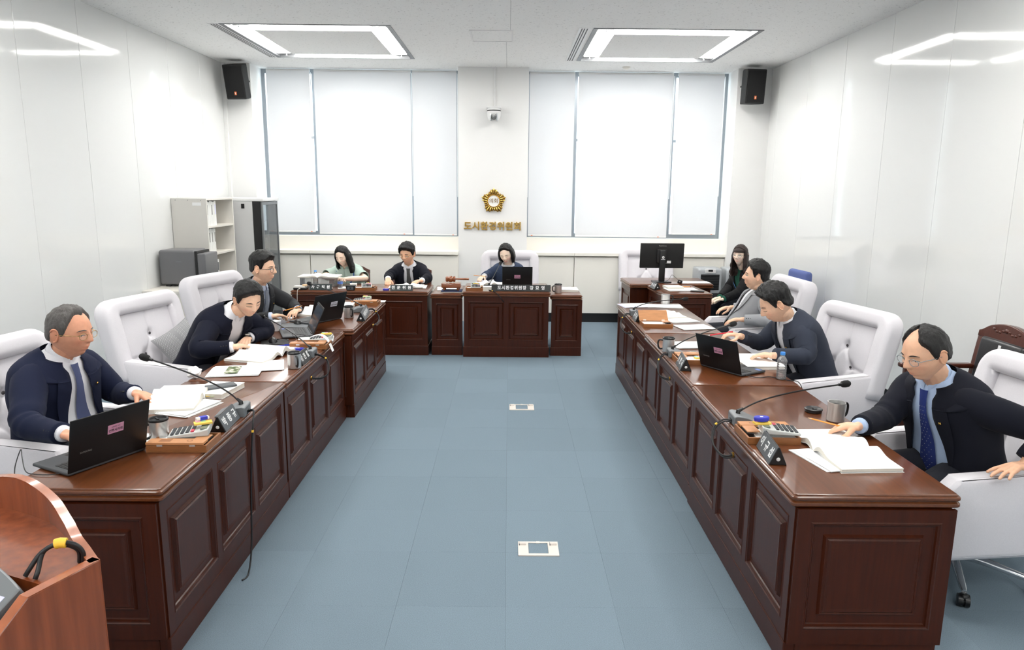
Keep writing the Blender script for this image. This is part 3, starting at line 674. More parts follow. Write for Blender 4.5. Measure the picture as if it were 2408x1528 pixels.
# equipment rack with glass door
t = thing('rack_cabinet', 'grey equipment cabinet with a glass door', 'cabinet', (XL+.01, 9.20, 0))
part('side_panel', B(0, .60, 0, .015, .03, 1.69), 'rack_grey', t, smooth=False, bevel=.004); part('side_panel', B(0, .60, .60, .615, .03, 1.69), 'rack_grey', t, smooth=False)
part('back_panel', B(0, .015, .015, .60, .03, 1.69), 'rack_grey', t, smooth=False); part('top_panel', rbox(-.0, .74, -.003, .618, 1.69, 1.73, .006), 'white_metal', t)
part('base', B(0, .72, .0, .615, 0, .03), 'black_plastic', t, smooth=False)
part('post', B(.60, .70, .0, .02, .03, 1.69), 'black_plastic', t, smooth=False); part('post', B(.60, .70, .595, .615, .03, 1.69), 'black_plastic', t, smooth=False)
part('lock', B(.46, .50, -.004, 0, 1.60, 1.66), 'black_plastic', t, smooth=False)
d = part('door', G().box(.705, .725, .005, .03, .03, 1.685).box(.705, .725, .585, .61, .03, 1.685).box(.705, .725, .03, .585, .03, .07).box(.705, .725, .03, .585, 1.645, 1.685), 'grey_metal', t, smooth=False)
part('glass', B(.712, .718, .03, .585, .07, 1.645), 'smoked_glass', d, smooth=False)
for k in range(6): part('equipment', B(.10, .58, .05, .57, .18+.22*k, .32+.22*k), 'black_plastic' if k % 2 else 'rack_grey', t, smooth=False)
# low bookcase and the dark appliance on it
t = thing('low_bookcase', 'low beige bookcase under the dark grey appliance', 'bookcase', (XL+.005, 7.50, 0))
part('side_panel', B(0, .43, 0, .02, 0, .755), 'cabinet_beige', t, smooth=False); part('side_panel', B(0, .43, .76, .78, 0, .755), 'cabinet_beige', t, smooth=False)
part('top_panel', rbox(-.0, .45, -.008, .788, .755, .785, .003), 'cabinet_inside', t); part('edge_strip', B(.45, .452, -.006, .786, .757, .783), 'tan_wood', t, smooth=False)
part('back_panel', B(0, .012, .02, .76, 0, .755), 'cabinet_inside', t, smooth=False)
for z in (.06, .42): part('shelf', B(.012, .425, .02, .76, z-.02, z), 'cabinet_inside', t, smooth=False)
y = 7.535
for k in range(7):
    w = (.05, .045, .055, .05, .04, .05, .03)[k]
    vol('report file, %s from the near end in the low bookcase' % ORD[k], 'book', XL+.12, y, .42, .27, w-.003, .29-.01*(k % 2), 'green_book' if k == 6 else 'book_white', 'files in the low bookcase', 'text_grey' if k % 2 else None); y += w
t = thing('appliance', 'dark grey metal appliance on the low bookcase', 'appliance', (XL+.03, 7.84, .785))
part('body', rbox(0, .40, 0, .34, .02, .40, .03, 4), 'box_grey', t); part('gap', B(.395, .425, .01, .33, .03, .39), 'black_plastic', t, smooth=False)
part('door', rbox(.425, .515, .0, .34, .035, .365, .012), 'box_grey', t); part('badge', B(.19, .25, -.001, .001, .27, .28), 'grey_metal', t, smooth=False)
part('foot', B(.05, .10, .03, .08, 0, .02), 'black_plastic', t, smooth=False); part('foot', B(.43, .48, .03, .08, 0, .02), 'black_plastic', t, smooth=False)
part('foot', B(.05, .10, .26, .31, 0, .02), 'black_plastic', t, smooth=False); part('foot', B(.43, .48, .26, .31, 0, .02), 'black_plastic', t, smooth=False)
# air coolers
for x, lab in ((2.72, 'silver air cooler next to the monitor desk'), (3.10, 'silver air cooler half hidden behind the woman in black')):
    t = thing('air_cooler', lab, 'air cooler', (x, 9.62, 0), 0, 'air coolers')
    part('shell', rbox(-.165, .165, 0, .32, .04, .85, .03), 'cooler_silver', t); part('lower_front', B(-.14, .14, -.006, .01, .08, .52), 'cooler_dark', t, smooth=False, bevel=.004)
    part('outlet', B(-.125, .125, -.004, .01, .56, .77), 'black_plastic', t, smooth=False)
    for k in range(9): part('louvre', B(-.12, .12, -.012, -.002, .575+.022*k, .583+.022*k), 'cooler_dark', t, smooth=False)
    part('control_panel', B(-.07, .07, -.008, .0, .79, .845), 'white_metal', t, smooth=False, bevel=.004); part('display', B(-.03, .03, -.010, -.008, .81, .835), 'black_plastic', t, smooth=False)
    for s in (-.13, .13): part('wheel', G().tube([(s-.015, .05, .03), (s+.015, .05, .03)], .03, 12).tube([(s-.015, .27, .03), (s+.015, .27, .03)], .03, 12), 'black_plastic', t)
# ================================================================ lectern in the near left corner
rzL = math.atan2(-.37, .93)      # local +y = front of the lectern, local +x = to the right of the speaker
LA = (-.914, 1.495, 0)
t = thing('lectern', 'reddish wooden lectern with an arched front in the near corner', 'lectern', LA, rzL)
pl = [(0, 0), (0, 1.05), (-.166, 1.05), (-.215, 1.013), (-.42, .86), (-.42, 0)]
WL = .90
for x0, x1 in ((-.024, 0), (-WL, -WL+.024)):
    part('side_panel', G().loft([[(x, y, z) for y, z in pl] for x in (x0, x1)]), 'lectern_wood', t, bevel=.003)
    part('edge_band', G().loft([[(x, y, z+.0008) for y, z in pl[1:5]] for x in (x0-.0004, x1+.0004)], cap=False, closed=False), 'lectern_edge', t, smooth=False)
LT = [(0, 0, 1.05), (.07, .032, 1.05), (.139, .064, 1.05), (.20, .093, 1.064), (.29, .125, 1.094), (.38, .141, 1.116), (.45, .145, 1.124)]
def arcp(u):
    q = u*WL; m_ = min(q, WL-q); b, z = cr_t(LT, m_); return -q, b, z
def cr_t(T, x):
    for i in range(len(T)-1):
        if x <= T[i+1][0]+1e-9:
            a_, b_, c_, d_ = T[max(i-1, 0)], T[i], T[i+1], T[min(i+2, len(T)-1)]; q = (x-b_[0])/(c_[0]-b_[0])
            return tuple(0.5*((2*b_[k])+(c_[k]-a_[k])*q+(2*a_[k]-5*b_[k]+4*c_[k]-d_[k])*q*q+(3*b_[k]-a_[k]-3*c_[k]+d_[k])*q**3) for k in (1, 2))
    return T[-1][1:]
N = 60
OUT = [arcp(k/N) for k in range(N+1)]; INN = []
for k in range(N+1):
    a_, b_ = OUT[max(k-1, 0)], OUT[min(k+1, N)]; tx, ty = b_[0]-a_[0], b_[1]-a_[1]; ln = math.hypot(tx, ty); INN.append((OUT[k][0]-ty/ln*-.022*-1, OUT[k][1]+tx/ln*.022))
g = G().loft([[(*INN[k], 0), (OUT[k][0], OUT[k][1], 0), OUT[k], (*INN[k], OUT[k][2])] for k in range(N+1)])
part('front_panel', g, 'lectern_wood', t, angle=30)
part('edge_band', G().loft([[(OUT[k][0], OUT[k][1], OUT[k][2]+.0008), (*INN[k], OUT[k][2]+.0008)] for k in range(N+1)], cap=False, closed=False), 'lectern_edge', t)
part('corner_block', G().prism([(-.024, -.002), (0, -.002), OUT[4][:2], INN[4]], 0, 1.0505), 'lectern_edge', t, smooth=False); part('corner_block', G().prism([(-WL, -.002), (-WL+.024, -.002), INN[-5], OUT[-5][:2]], 0, 1.0505), 'lectern_edge', t, smooth=False)
pl = [(-.026, -.10), (-.026, 0)] + [p for p in INN[2:-2]] + [(-WL+.026, 0), (-WL+.026, -.10)]
part('shelf', G().prism(pl, 1.01, 1.03), 'lectern_wood', t, smooth=False); part('shelf', G().box(-WL+.026, -.026, -.40, .0, .86, .88), 'lectern_wood', t, smooth=False)
part('base', G().prism([(0, -.42), (0, 0)] + [(a_, b_) for a_, b_, z_ in OUT] + [(-WL, -.42)], 0, .06), 'lectern_wood', t, smooth=False)
Lr = Matrix.Translation(LA) @ Matrix.Rotation(rzL, 4, 'Z')
c = thing('lectern_cable', 'pair of black cables with a yellow tie inside the lectern', 'cable', Lr @ Vector((0, 0, 1.03)), rzL)
for k, dx in enumerate((0, .012)):
    part('cable', G().tube(spline([(-.052-dx, -.002, .002), (-.048-dx, -.004, .03), (-.058-dx, -.014, .052-dx*.5), (-.082-dx*.5, -.034, .060-dx*.4), (-.104, -.060+dx*.4, .044), (-.112+dx*2.2*k, -.084, .016), (-.116+dx*2.6*k, -.092, .003)], 6), .0052, 10), 'cord_black', c)
part('cable_tie', G().tube([(-.088, -.037, .058), (-.080, -.031, .060), (-.070, -.024, .058)], .0115, 10), 'yellow', c)
c = thing('lectern_display', 'grey display with a lit screen resting inside the lectern', 'monitor', Lr @ Vector((-.30, -.245, .882)), rzL)
Mt = Matrix.Translation((0, .02, .10)) @ Matrix.Rotation(.50, 4, 'X')
ol = rrect(-.25, .25, -.15, .10, .02) ; ol = [(x, y+(.045*(1-(x/.25)**2) if y > 0 else 0)) for x, y in [p for p in ol]]
ol2 = [(.25, -.15)] + [(.25-.5*k/20, .10+.045*(1-(1-k/10)**2)) for k in range(21)] + [(-.25, -.15)]
part('housing', G().prism(ol2, 0, .022).xf(Mt), 'mic_grey', c, bevel=.004); part('screen', B(-.235, .235, -.14, .075, .0222, .0235).xf(Mt), 'paper_blue', c, smooth=False)
part('port', G().lathe([(0, .0225), (.014, .0225), (.014, .026), (.008, .027), (0, .024)], 14, (.115, .100, 0)).xf(Mt), 'black_plastic', c)
part('stand', B(-.12, .12, -.06, .08, 0, .06), 'black_plastic', c, smooth=False)
# ================================================================ things on the desks
def nameplate(lab, txt, loc, rz, L_=.22, h=.075, size=.045, face='plate_grey', base=.075, spacing=1.25, bold=.0012):
    """triangular plate, reading side towards local -y"""
    t = thing('nameplate', lab, 'nameplate', loc, rz, 'desk nameplates')
    b = base/2; pl = [(-b, 0), (b, 0), (b*.08, h), (-b*.08, h)]
    part('holder', G().loft([[(x, y, z) for y, z in pl] for x in (-L_/2, L_/2)]), 'plate_black', t, smooth=False, bevel=.002, seg=1)
    sl = math.atan2(h, b*.92); n_ = Vector((0, -math.sin(sl), math.cos(sl)))
    mid = Vector((0, -b*.54, h/2))
    M_ = Matrix.Translation(mid + n_*.0012) @ Matrix.Rotation(sl, 4, 'X')
    ln = math.hypot(h, b*.92)
    part('face_plate', B(-L_/2+.001, L_/2-.001, -ln/2+.002, ln/2-.002, -.001, .001).xf(M_), face, t, smooth=False)
    me = text_mesh(txt, size, 'text_white', bold, .0004, spacing); o = link('lettering', me, t); o.matrix_local = M_ @ Matrix.Translation((0, 0, .0014))
    for s in (-1, 1): part('end_stud', G().sphere((s*(L_/2), 0, h*.33), (.003, .0085, .0085), 12, 6), 'white_metal', t)
def gooseneck(lab, loc, rz, head, cable=None, exit_=None, tie=True, knee=None, body='mic_grey'):
    """delegate microphone, back of the unit towards local -y; head and cable points are world coordinates"""
    t = thing('gooseneck_microphone', lab, 'microphone', loc, rz, 'desk microphones')
    Mi = (Matrix.Translation(loc) @ Matrix.Rotation(rz, 4, 'Z')).inverted()
    g = G(); pl = [(-.045, 0), (.105, 0), (.105, .008), (.02, .045), (-.030, .052), (-.045, .046)]
    g.loft([[(x*k, y*kk, z) for y, z in pl] for x, k, kk in ((-.062, 1, .96), (-.056, 1, 1), (.056, 1, 1), (.062, 1, .96))])
    part('base_unit', g, body, t, bevel=.004); part('button_plate', B(-.045, .045, .035, .095, .0, .0015).xf(Matrix.Translation((0, 0, .0415)) @ Matrix.Rotation(-.41, 4, 'X')), 'plate_black', t, smooth=False)
    part('cable_slot', B(-.02, .02, -.047, -.040, .002, .022), 'black_plastic', t, smooth=False)
    p0 = Vector((0, -.012, .05)); h_ = Mi @ Vector(head); k1 = Mi @ Vector(knee) if knee else p0 + Vector((0, .02, .13)) + (h_-p0)*.12
    part('neck_socket', G().tube([p0-Vector((0, 0, .006)), p0+Vector((0, 0, .012)), p0+(k1-p0).normalized()*.035], [.013, .011, .006], 12), 'black_plastic', t)
    pts = bez(p0, p0*.35+k1*.65, k1*.75+h_*.25, h_, 18); part('gooseneck', G().tube(pts, .0042, 8), 'black_plastic', t)
    d = (pts[-1]-pts[-3]).normalized()
    part('collar', G().tube([h_-d*.012, h_+d*.012], [.007, .011], 12), 'black_plastic', t)
    part('foam_tip', G().tube([h_+d*.006, h_+d*.012, h_+d*.028, h_+d*.048, h_+d*.058, h_+d*.062], [.011, .0165, .019, .0175, .011, .002], 14), 'foam', t)
    if cable:
        C_ = spline([Vector((.0, -.043, .012))] + [Mi @ Vector(p) for p in cable], 8)
        part('cable', G().tube(C_, .0042, 8), 'cord_black', t); part('cable', G().tube([p+Vector((.007, .003, -.007)) for p in C_], .0042, 8), 'cord_black', t)
        if tie: q = C_[len(C_)//3]; q2 = C_[len(C_)//3+1]; part('yellow_marker', G().tube([q, q+(q2-q).normalized()*.012], .006, 8), 'yellow', t)
        if exit_:
            e_ = Mi @ Vector(exit_); nx = (Mi.to_3x3() @ Vector((1, 0, 0)))
            part('grommet', G().tube([e_-nx*.004, e_+nx*.004], .0135, 16), 'brass', t); part('grommet_hole', G().tube([e_-nx*.006, e_+nx*.006], .0095, 14), 'black_plastic', t)
    return t
def mug(lab, loc, rz, lid=True, r=.042, h=.095, handle='black_plastic'):
    t = thing('travel_mug', lab, 'mug', loc, rz, 'steel mugs')
    part('body', G().lathe([(0, 0), (r*.92, 0), (r, .004), (r, h-.004), (r*1.02, h), (r*.93, h), (r*.90, h-.012), (r*.88, .01), (0, .008)], 28), 'steel', t)
    part('handle', G().tube(spline([(r*.95, 0, h*.86), (r+.020, 0, h*.88), (r+.032, 0, h*.74), (r+.030, 0, h*.38), (r+.018, 0, h*.20), (r*.95, 0, h*.22)], 5), [.006]*26, 10), handle, t)
    if lid:
        l = part('lid', G().lathe([(r*.99, h-.003), (r*1.05, h), (r*1.05, h+.006), (r*.96, h+.010), (r*.86, h+.009), (r*.80, h+.002), (0, h+.001)], 28), 'black_plastic', t)
        part('sip_tab', B(-.004, .004, -r*.55, r*.1, h+.002, h+.006), 'black_plastic', l, smooth=False)
    else: part('drink', G().lathe([(0, h*.82), (r*.885, h*.82)], 24), 'black_matte', t)
    return t
def laptop(lab, loc, rz, w=.34, d=.225, ang=1.95, sticker='sticker_pink', brand=True, screen='screen_dark', sk=(0.02, .62), sks=1.0, deck='laptop_deck'):
    """hinge along local x at origin, keyboard towards local +y (user at +y), lid back faces -y"""
    t = thing('laptop', lab, 'laptop', loc, rz, 'laptops')
    part('base', rbox(-w/2, w/2, -.004, d, .002, .016, .006), deck, t)
    g = G(); rows = [(.030, 15), (.048, 14), (.066, 14), (.084, 13), (.102, 12)]
    for y, n in rows:
        kw = (w-.05)/n
        for k in range(n): x = -w/2+.025+k*kw; g.box(x+.001, x+kw-.001, y, y+.0155, .016, .0178)
    o = part('keyboard', g, 'key', t, smooth=False)
    part('touchpad', B(-.055, .045, .135, .205, .016, .0164), 'laptop_lid', t, smooth=False)
    part('deck_sticker', B(w/2-.055, w/2-.015, d-.045, d-.02, .016, .0166), 'badge_blue', t, smooth=False)
    a = ang-PI/2; ld = part('lid', rbox(-w/2, w/2, -.006, .0, 0, d, .003), 'laptop_lid', t, (0, 0, .014), (a, 0, 0))
    part('screen_bezel', B(-w/2+.003, w/2-.003, .0, .0012, .004, d-.003), 'screen_bezel', ld, smooth=False); part('screen', B(-w/2+.012, w/2-.012, .0012, .0018, .025, d-.014), screen, ld, smooth=False)
    part('hinge', G().tube([(-w*.36, .002, .014), (w*.36, .002, .014)], .007, 10), 'laptop_deck', t)
    if sticker:
        sx, sz = sk; sx *= w; sz *= d; s = sks
        st = part('sticker', B(sx-.035*s, sx+.035*s, -.0066, -.006, sz-.020*s, sz+.020*s), sticker, ld, smooth=False)
        link('lettering', text_mesh('전주시의회', .0135*s, 'text_black', .0004), st, (sx, -.0069, sz-.007*s), (PI/2, 0, 0))
        link('lettering', text_mesh('소통하는 의회', .0065*s, 'text_black', .0001), st, (sx, -.0069, sz+.009*s), (PI/2, 0, 0))
    if brand: link('lettering', text_mesh('SAMSUNG', .011, 'text_grey', 0.0), ld, (-w*.30, -.0065, d*.34), (PI/2, 0, 0))
    return t
def calculator(lab, loc, rz, notes=True, group='calculators'):
    t = thing('calculator', lab, 'calculator', loc, rz, group)
    g = G(); pl = [(-.085, 0), (.085, 0), (.085, .034), (.045, .024), (-.085, .010)]
    g.loft([[(x, y, z) for y, z in pl] for x in (-.056, .056)]); part('body', g, 'calc_body', t, bevel=.004)
    sl = math.atan2(.014, .13)
    k = G(); kr = G()
    for i in range(6):
        for j in range(5):
            y = -.074+j*.021; z = .010+(y+.085)*.108+.0006; x = -.046+i*.0162
            (kr if (i in (4, 5) and j == 4) else k).box(x, x+.0125, y, y+.013, z, z+.005)
    part('keys', k, 'calc_key', t, smooth=False); part('red_keys', kr, 'red_key', t, smooth=False)
    part('display', B(-.045, .045, .050, .078, .027, .0345), 'calc_screen', t, smooth=False, bevel=.001)
    return t
def sticky_pad(lab, loc, rz, cols=('sticky_yellow', 'sticky_pink', 'sticky_green'), s=1.0):
    t = thing('sticky_notes', lab, 'sticky notes', loc, rz, 'sticky note pads')
    part('pad', B(-.038*s, .038*s, -.019*s, .019*s, 0, .008), cols[0], t, smooth=False)
    for k, c in enumerate(cols[1:]): part('flag_strip', B(-.03*s+.022*k*s, -.01*s+.022*k*s, .0, .03*s, .008, .011), c, t, smooth=False)
    return t
def tray(lab, loc, rz, lid='flat', w=.26, d=.17):
    """shallow wooden stationery box; local x along the desk depth"""
    t = thing('stationery_box', lab, 'wooden box', loc, rz, 'wooden stationery boxes'); h = .032
    part('floor_board', B(-w/2, w/2, -d/2, d/2, 0, .006), 'tan_wood_dark', t, smooth=False)
    part('wall_board', B(-w/2, w/2, -d/2, -d/2+.009, .006, h), 'tan_wood_dark', t, smooth=False, bevel=.001, seg=1); part('wall_board', B(-w/2, w/2, d/2-.009, d/2, .006, h), 'tan_wood_dark', t, smooth=False, bevel=.001, seg=1)
    part('wall_board', B(-w/2, -w/2+.009, -d/2+.009, d/2-.009, .006, h), 'tan_wood_dark', t, smooth=False); part('wall_board', B(w/2-.009, w/2, -d/2+.009, d/2-.009, .006, h), 'tan_wood_dark', t, smooth=False)
    part('memo_sheets', B(-w/2+.012, w/2-.05, -d/2+.02, d/2-.02, .006, .024), 'paper', t, smooth=False)
    part('pen_block', B(w/2-.045, w/2-.014, -d/2+.05, d/2-.05, .012, .038), 'black_plastic', t, smooth=False, bevel=.003)
    part('card_holder', B(w/2-.075, w/2-.015, -d/2+.055, d/2-.055, .038, .043), 'tan_wood', t, smooth=False, bevel=.002)
    if lid == 'flat':      # narrow fixed lid along one long edge with engraved print
        l = part('lid', B(-w/2, w/2-.012, -d/2-.002, -d/2+.055, h+.002, h+.013), 'tan_wood', t, smooth=False, bevel=.0012, seg=1)
        part('print', B(-w/2+.05, -w/2+.10, -d/2+.012, -d/2+.045, h+.013, h+.0133), 'tan_wood_dark', l, smooth=False)
        part('seal_print', G().lathe([(.008, h+.0131), (.013, h+.0133), (.008, h+.0135)], 20, (.05, -d/2+.027, 0)), 'tan_wood_dark', l)
        for x in (-.07, .07): part('hinge', B(x-.012, x+.012, -d/2-.003, -d/2, h-.004, h+.004), 'steel', t, smooth=False)
    elif lid == 'open':
        l = part('lid', B(-w/2, w/2, 0, .012, 0, .13), 'tan_wood', t, (0, d/2, h*.8), (-.9, 0, 0), smooth=False, bevel=.001, seg=1)
        for x in (-.08, .08): part('hinge', B(x-.012, x+.012, -.003, 0, .004, .014), 'white_metal', l, smooth=False)
    return t
def open_book(lab, loc, rz, w=.21, h=.29, thick=.022, lift=.02, cover='paper', asym=0.0):
    """spine along local y, pages spread in local x"""
    t = thing('open_book', lab, 'book', loc, rz, 'open books')
    for s in (-1, 1):
        th = thick*(1+s*asym)
        def top(u): return .004 + th*(1-u*.25) * (1-math.exp(-u*16)) + lift*math.exp(-((u-.22)/.20)**2)*(1-math.exp(-u*14))*(1+s*asym)
        def bot(u): return .002 + lift*.75*math.exp(-((u-.20)/.18)**2)*(1-math.exp(-u*14))*(1+s*asym)
        N = 22; g = G()
        f0 = lambda u, v, s=s: (s*u*w, (v-.5)*h, top(u)); f1 = lambda u, v, s=s: (s*u*w*.985, (v-.5)*h, bot(u))
        if s > 0: g.grid(N, 1, f0)
        else: g.grid(N, 1, lambda u, v: f0(u, 1-v))
        e = G(); us = [k/N for k in range(N+1)]
        for v in (0, 1): e.loft([[f1(u, v), f0(u, v)] for u in us], cap=False, closed=False)
        e.loft([[f1(1, v), f0(1, v)] for v in (0, 1)], cap=False, closed=False)
        part('page_block', e, 'paper_edge', t, smooth=False)
        part('page', g, 'printed_page', t, angle=180)
        part('cover', G().grid(N, 1, lambda u, v, s=s: (s*u*(w+.004), (v-.5)*(h+.006), bot(u)-.002)), cover, t, angle=180)
    return t
def sheets(lab, loc, rz, w=.21, h=.297, n=2, name='paper_sheets', m='printed_page', thick=.002, photo=False, jit=.08, cat='papers'):
    t = thing(name, lab, cat, loc, rz, 'loose papers')
    for k in range(n):
        a = (random.random()-.5)*jit if k else 0; dx = (random.random()-.5)*.03*(k > 0); dy = (random.random()-.5)*.03*(k > 0)
        g = G().grid(6, 6, lambda u, v: ((u-.5)*w, (v-.5)*h, thick+.002*math.sin(3*u+2*v+k))); g2 = B(-w/2, w/2, -h/2, h/2, 0, thick*.6)
        part('sheet', g, m, t, (dx, dy, k*thick*1.4), (0, 0, a), angle=180)
        part('sheet', g2, 'paper', t, (dx, dy, k*thick*1.4), (0, 0, a), smooth=False)
    if photo: part('printed_photo', B(-w*.36, w*.36, -h*.16, h*.10, 0, .0012), 'printed_photo', t, (0, 0, thick+.0045+(n-1)*thick*1.4), smooth=False)
    return t
def block(lab, loc, rz, w=.19, h=.26, z=.025, cover='paper', name='closed_book', tabs=False, cat='book'):
    t = thing(name, lab, cat, loc, rz, 'closed books')
    part('page_block', B(-w/2+.002, w/2-.002, -h/2+.002, h/2-.002, .0015, z-.0015), 'paper_edge', t, smooth=False)
    part('cover', B(-w/2, w/2, -h/2, h/2, z-.0015, z).box(-w/2, w/2, -h/2, h/2, 0, .0015), cover, t, smooth=False)
    if tabs:
        for k, c in enumerate(('sticky_green', 'plate_grey', 'sticky_green', 'sticky_yellow', 'green_book')): part('index_tab', B(-w/2+.03+.026*k, -w/2+.05+.026*k, -h/2-.006, -h/2+.01, z*.45, z*.5), c, t, smooth=False)
    return t
def bottle(lab, loc, h=.17):
    t = thing('water_bottle', lab, 'bottle', loc, 0, 'water bottles'); r = .030
    pr = [(0, .004), (r*.5, 0), (r*.95, .004)]
    for k in range(7): z = .012+k*.014; pr += [(r, z), (r*.93, z+.006), (r*.93, z+.009)]
    pr += [(r, .112), (r*.98, .120), (r*.8, .132), (r*.5, .144), (.0125, .150), (.0125, .156)]
    part('body', G().lathe(pr, 24), 'clear_plastic', t); part('water', G().lathe([(0, .005), (r*.85, .006), (r*.88, .06), (0, .06)], 20), 'clear_plastic', t)
    c = G(); n = 30; c.loft([[(q*(.0145+.0006*(j % 2))*math.cos(2*PI*j/n), q*(.0145+.0006*(j % 2))*math.sin(2*PI*j/n), z) for j in range(n)] for q, z in ((1, .154), (1, .168), (.9, .172))]); part('cap', c, 'blue_cap', t)
def stick(name, lab, cat, p0, p1, r, m, ends=None, grp=None):
    p0, p1 = Vector(p0), Vector(p1); d = (p1-p0).normalized(); t = thing(name, lab, cat, p0, 0, grp); v = p1-p0; L_ = v.length
    if name == 'pencil':
        part('barrel', G().tube([d*.018, v-d*.014], r, 6), m, t, smooth=False); part('sharpened_tip', G().tube([d*.0, d*.018], [.0006, r], 6), 'pencil_tip', t)
        part('ferrule', G().tube([v-d*.014, v-d*.005], r*1.03, 8), 'plate_black', t); part('eraser', G().tube([v-d*.005, v], r*.95, 8), 'eraser_pink', t)
    else:
        part('barrel', G().tube([d*.012, v], r, 10), m, t); part('nib', G().tube([Vector((0, 0, 0)), d*.012], [.001, r*.9], 8), 'chrome', t); part('clip', G().tube([v-d*.005+Vector((0, 0, r)), v-d*.04+Vector((0, 0, r*1.3))], .0012, 6), m, t)
    return t
def mouse(lab, loc, rz):
    t = thing('computer_mouse', lab, 'mouse', loc, rz, 'computer mice')
    g = G().grid(14, 10, lambda u, v: (.031*math.sin(PI*(u-.5))*math.sqrt(max(0, 1-(2*v-1)**2*.92)), (v-.5)*.108, .034*math.cos(PI*(u-.5))*math.sqrt(max(0, 1-(2*v-1)**2))*(1-.2*(v-.4))+.001)); part('shell', g, 'black_plastic', t, angle=180)
    part('wheel', G().tube([(-.003, .028, .031), (.003, .028, .031)], .006, 10), 'grey_metal', t)
def cable(lab, pts, r=.002, m='cord_black'):
    c0 = Vector(pts[0]); t = thing('cable', lab, 'cable', c0)
    part('cord', G().tube([p-c0 for p in spline(pts, 8)], r, 7), m, t); part('plug', G().tube([(0, 0, 0), (Vector(pts[1])-c0)*.18], r*1.9, 8), m, t)
def bluecase(lab, loc, rz=0):
    t = thing('ink_pad', lab, 'ink pad', loc, rz, 'blue oval cases'); S = lambda k, z: [(.036*k*math.cos(2*PI*j/24), .022*k*math.sin(2*PI*j/24), z) for j in range(24)]
    part('case', G().loft([S(.95, 0), S(1, .003), S(1, .010)]), 'blue_case', t); part('lid', G().loft([S(1.02, .010), S(1.02, .016), S(.94, .019)]), 'blue_case', t); part('mark', B(-.007, .007, -.005, .005, .019, .0194), 'text_white', t, smooth=False)
Z = .7405
LR, RR, CR = HZ, -HZ, 0.0        # turn so that local -y faces the aisle
# ---- near left desk
laptop('black laptop on the near left desk showing its pink sticker', (-1.659, 2.84, Z), math.atan2(.305, .154)+.0, w=.345, d=.232, ang=1.80, sk=(.06, .62))
mug('steel lidded mug half behind the near left laptop', (-1.575, 3.11, Z+.004), 3.9)
sheets('white sheet under the mug on the near left desk', (-1.56, 3.13, Z), .12, .22, .16, 1, m='paper', name='paper_sheet')
tray('wooden stationery box under the near left calculator', (-1.435, 3.05, Z), 0.02)
calculator('calculator with yellow pads on the near left wooden box', (-1.425, 3.09, Z+.043), -HZ+.25)
sticky_pad('yellow sticky pads on the near left calculator', (-1.375, 3.115, Z+.082), .5)
o = thing('eraser', 'white eraser in a blue sleeve on the near left calculator', 'eraser', (-1.385, 3.135, Z+.095), .7); part('rubber', rbox(-.028, .028, -.011, .011, 0, .013, .003), 'paper', o); part('sleeve', B(-.012, .020, -.0115, .0115, -.0004, .0134), 'blue_case', o, smooth=False)
nameplate('black nameplate beside the near left microphone', '박 종 규', (-1.365, 3.335, Z), LR+.06, .215, .075, .047)
gooseneck('microphone on the near left desk leaning towards the grey-haired man', (-1.365, 3.515, Z), LR+.1, (-1.825, 3.58, 1.005), [(-1.285, 3.50, .765), (-1.262, 3.42, .72), (-1.266, 3.40, .62), (-1.272, 3.37, .40), (-1.268, 3.32, .12), (-1.262, 3.24, .012), (-1.275, 3.19, .006)], None, True, (-1.42, 3.53, .89))
open_book('thick open report under the hand of the grey-haired man', (-1.775, 3.74, Z), HZ+.17, .235, .27, .024, .026)
sheets('stack of white papers beside the near left open report', (-1.645, 3.60, Z), -.28, .19, .27, 4)
block('thick tabbed report under the phone on the near left desk', (-1.63, 3.90, Z), -.14, .20, .25, .028, 'paper', tabs=True)
o = thing('mobile_phone', 'dark phone in a case on the tabbed report', 'phone', (-1.61, 3.91, Z+.029), -.95); part('case', rbox(-.038, .038, -.079, .079, 0, .011, .004), 'plate_grey', o); part('screen', B(-.034, .034, -.074, .074, .011, .0115), 'plate_grey', o, smooth=False); part('camera_bump', rbox(-.03, -.008, .045, .07, -.001, .0, .0004), 'black_plastic', o)
# crumpled paper ball
o = thing('crumpled_paper', 'crumpled white paper on the edge of the left desks', 'paper', (-1.885, 4.20, Z)); g = G().sphere((0, 0, .034), (.042, .036, .034), 12, 8)
g.v = [tuple(Vector((0, 0, .034)) + (Vector(p)-Vector((0, 0, .034)))*(1+.42*noise.noise(Vector(p)*42))) for p in g.v]; g.v = [(x, y, max(.0, z)) for x, y, z in g.v]; part('paper_ball', g, 'paper', o, smooth=False)
cable('thin black cable from the near left laptop to the chair', [(-1.755, 2.72, Z+.012), (-1.80, 2.70, Z+.006), (-1.87, 2.70, Z+.006), (-1.93, 2.73, Z+.006), (-1.98, 2.79, .78), (-2.01, 2.83, .80), (-2.02, 2.80, .74), (-2.00, 2.76, .70)])
# ---- middle left desk
sheets('printed sheets with a row of photos on the middle left desk', (-1.705, 4.36, Z), -1.38, .25, .30, 3, photo=True)
sheets('white sheets half under the open book on the middle left desk', (-1.56, 4.52, Z), .3, .22, .28, 2)
open_book('open white book under the hand of the man leaning over the desk', (-1.68, 4.82, Z), HZ-.27, .225, .29, .014, .034, asym=.2)
mug('steel lidded mug at the edge of the middle left desk', (-1.362, 4.47, Z), -1.0)
nameplate('black nameplate on the middle left desk', '강 진 철', (-1.36, 4.62, Z), LR, .20, .078, .046, 'plate_black')
gooseneck('microphone on the middle left desk beside the wooden box', (-1.362, 4.80, Z), LR, (-1.835, 5.33, .915), [(-1.28, 4.79, .75), (-1.225, 4.76, .72), (-1.205, 4.70, .655), (-1.235, 4.64, .632), (-1.30, 4.60, .638)], (-1.291, 4.595, .64), True, (-1.43, 4.86, .87))
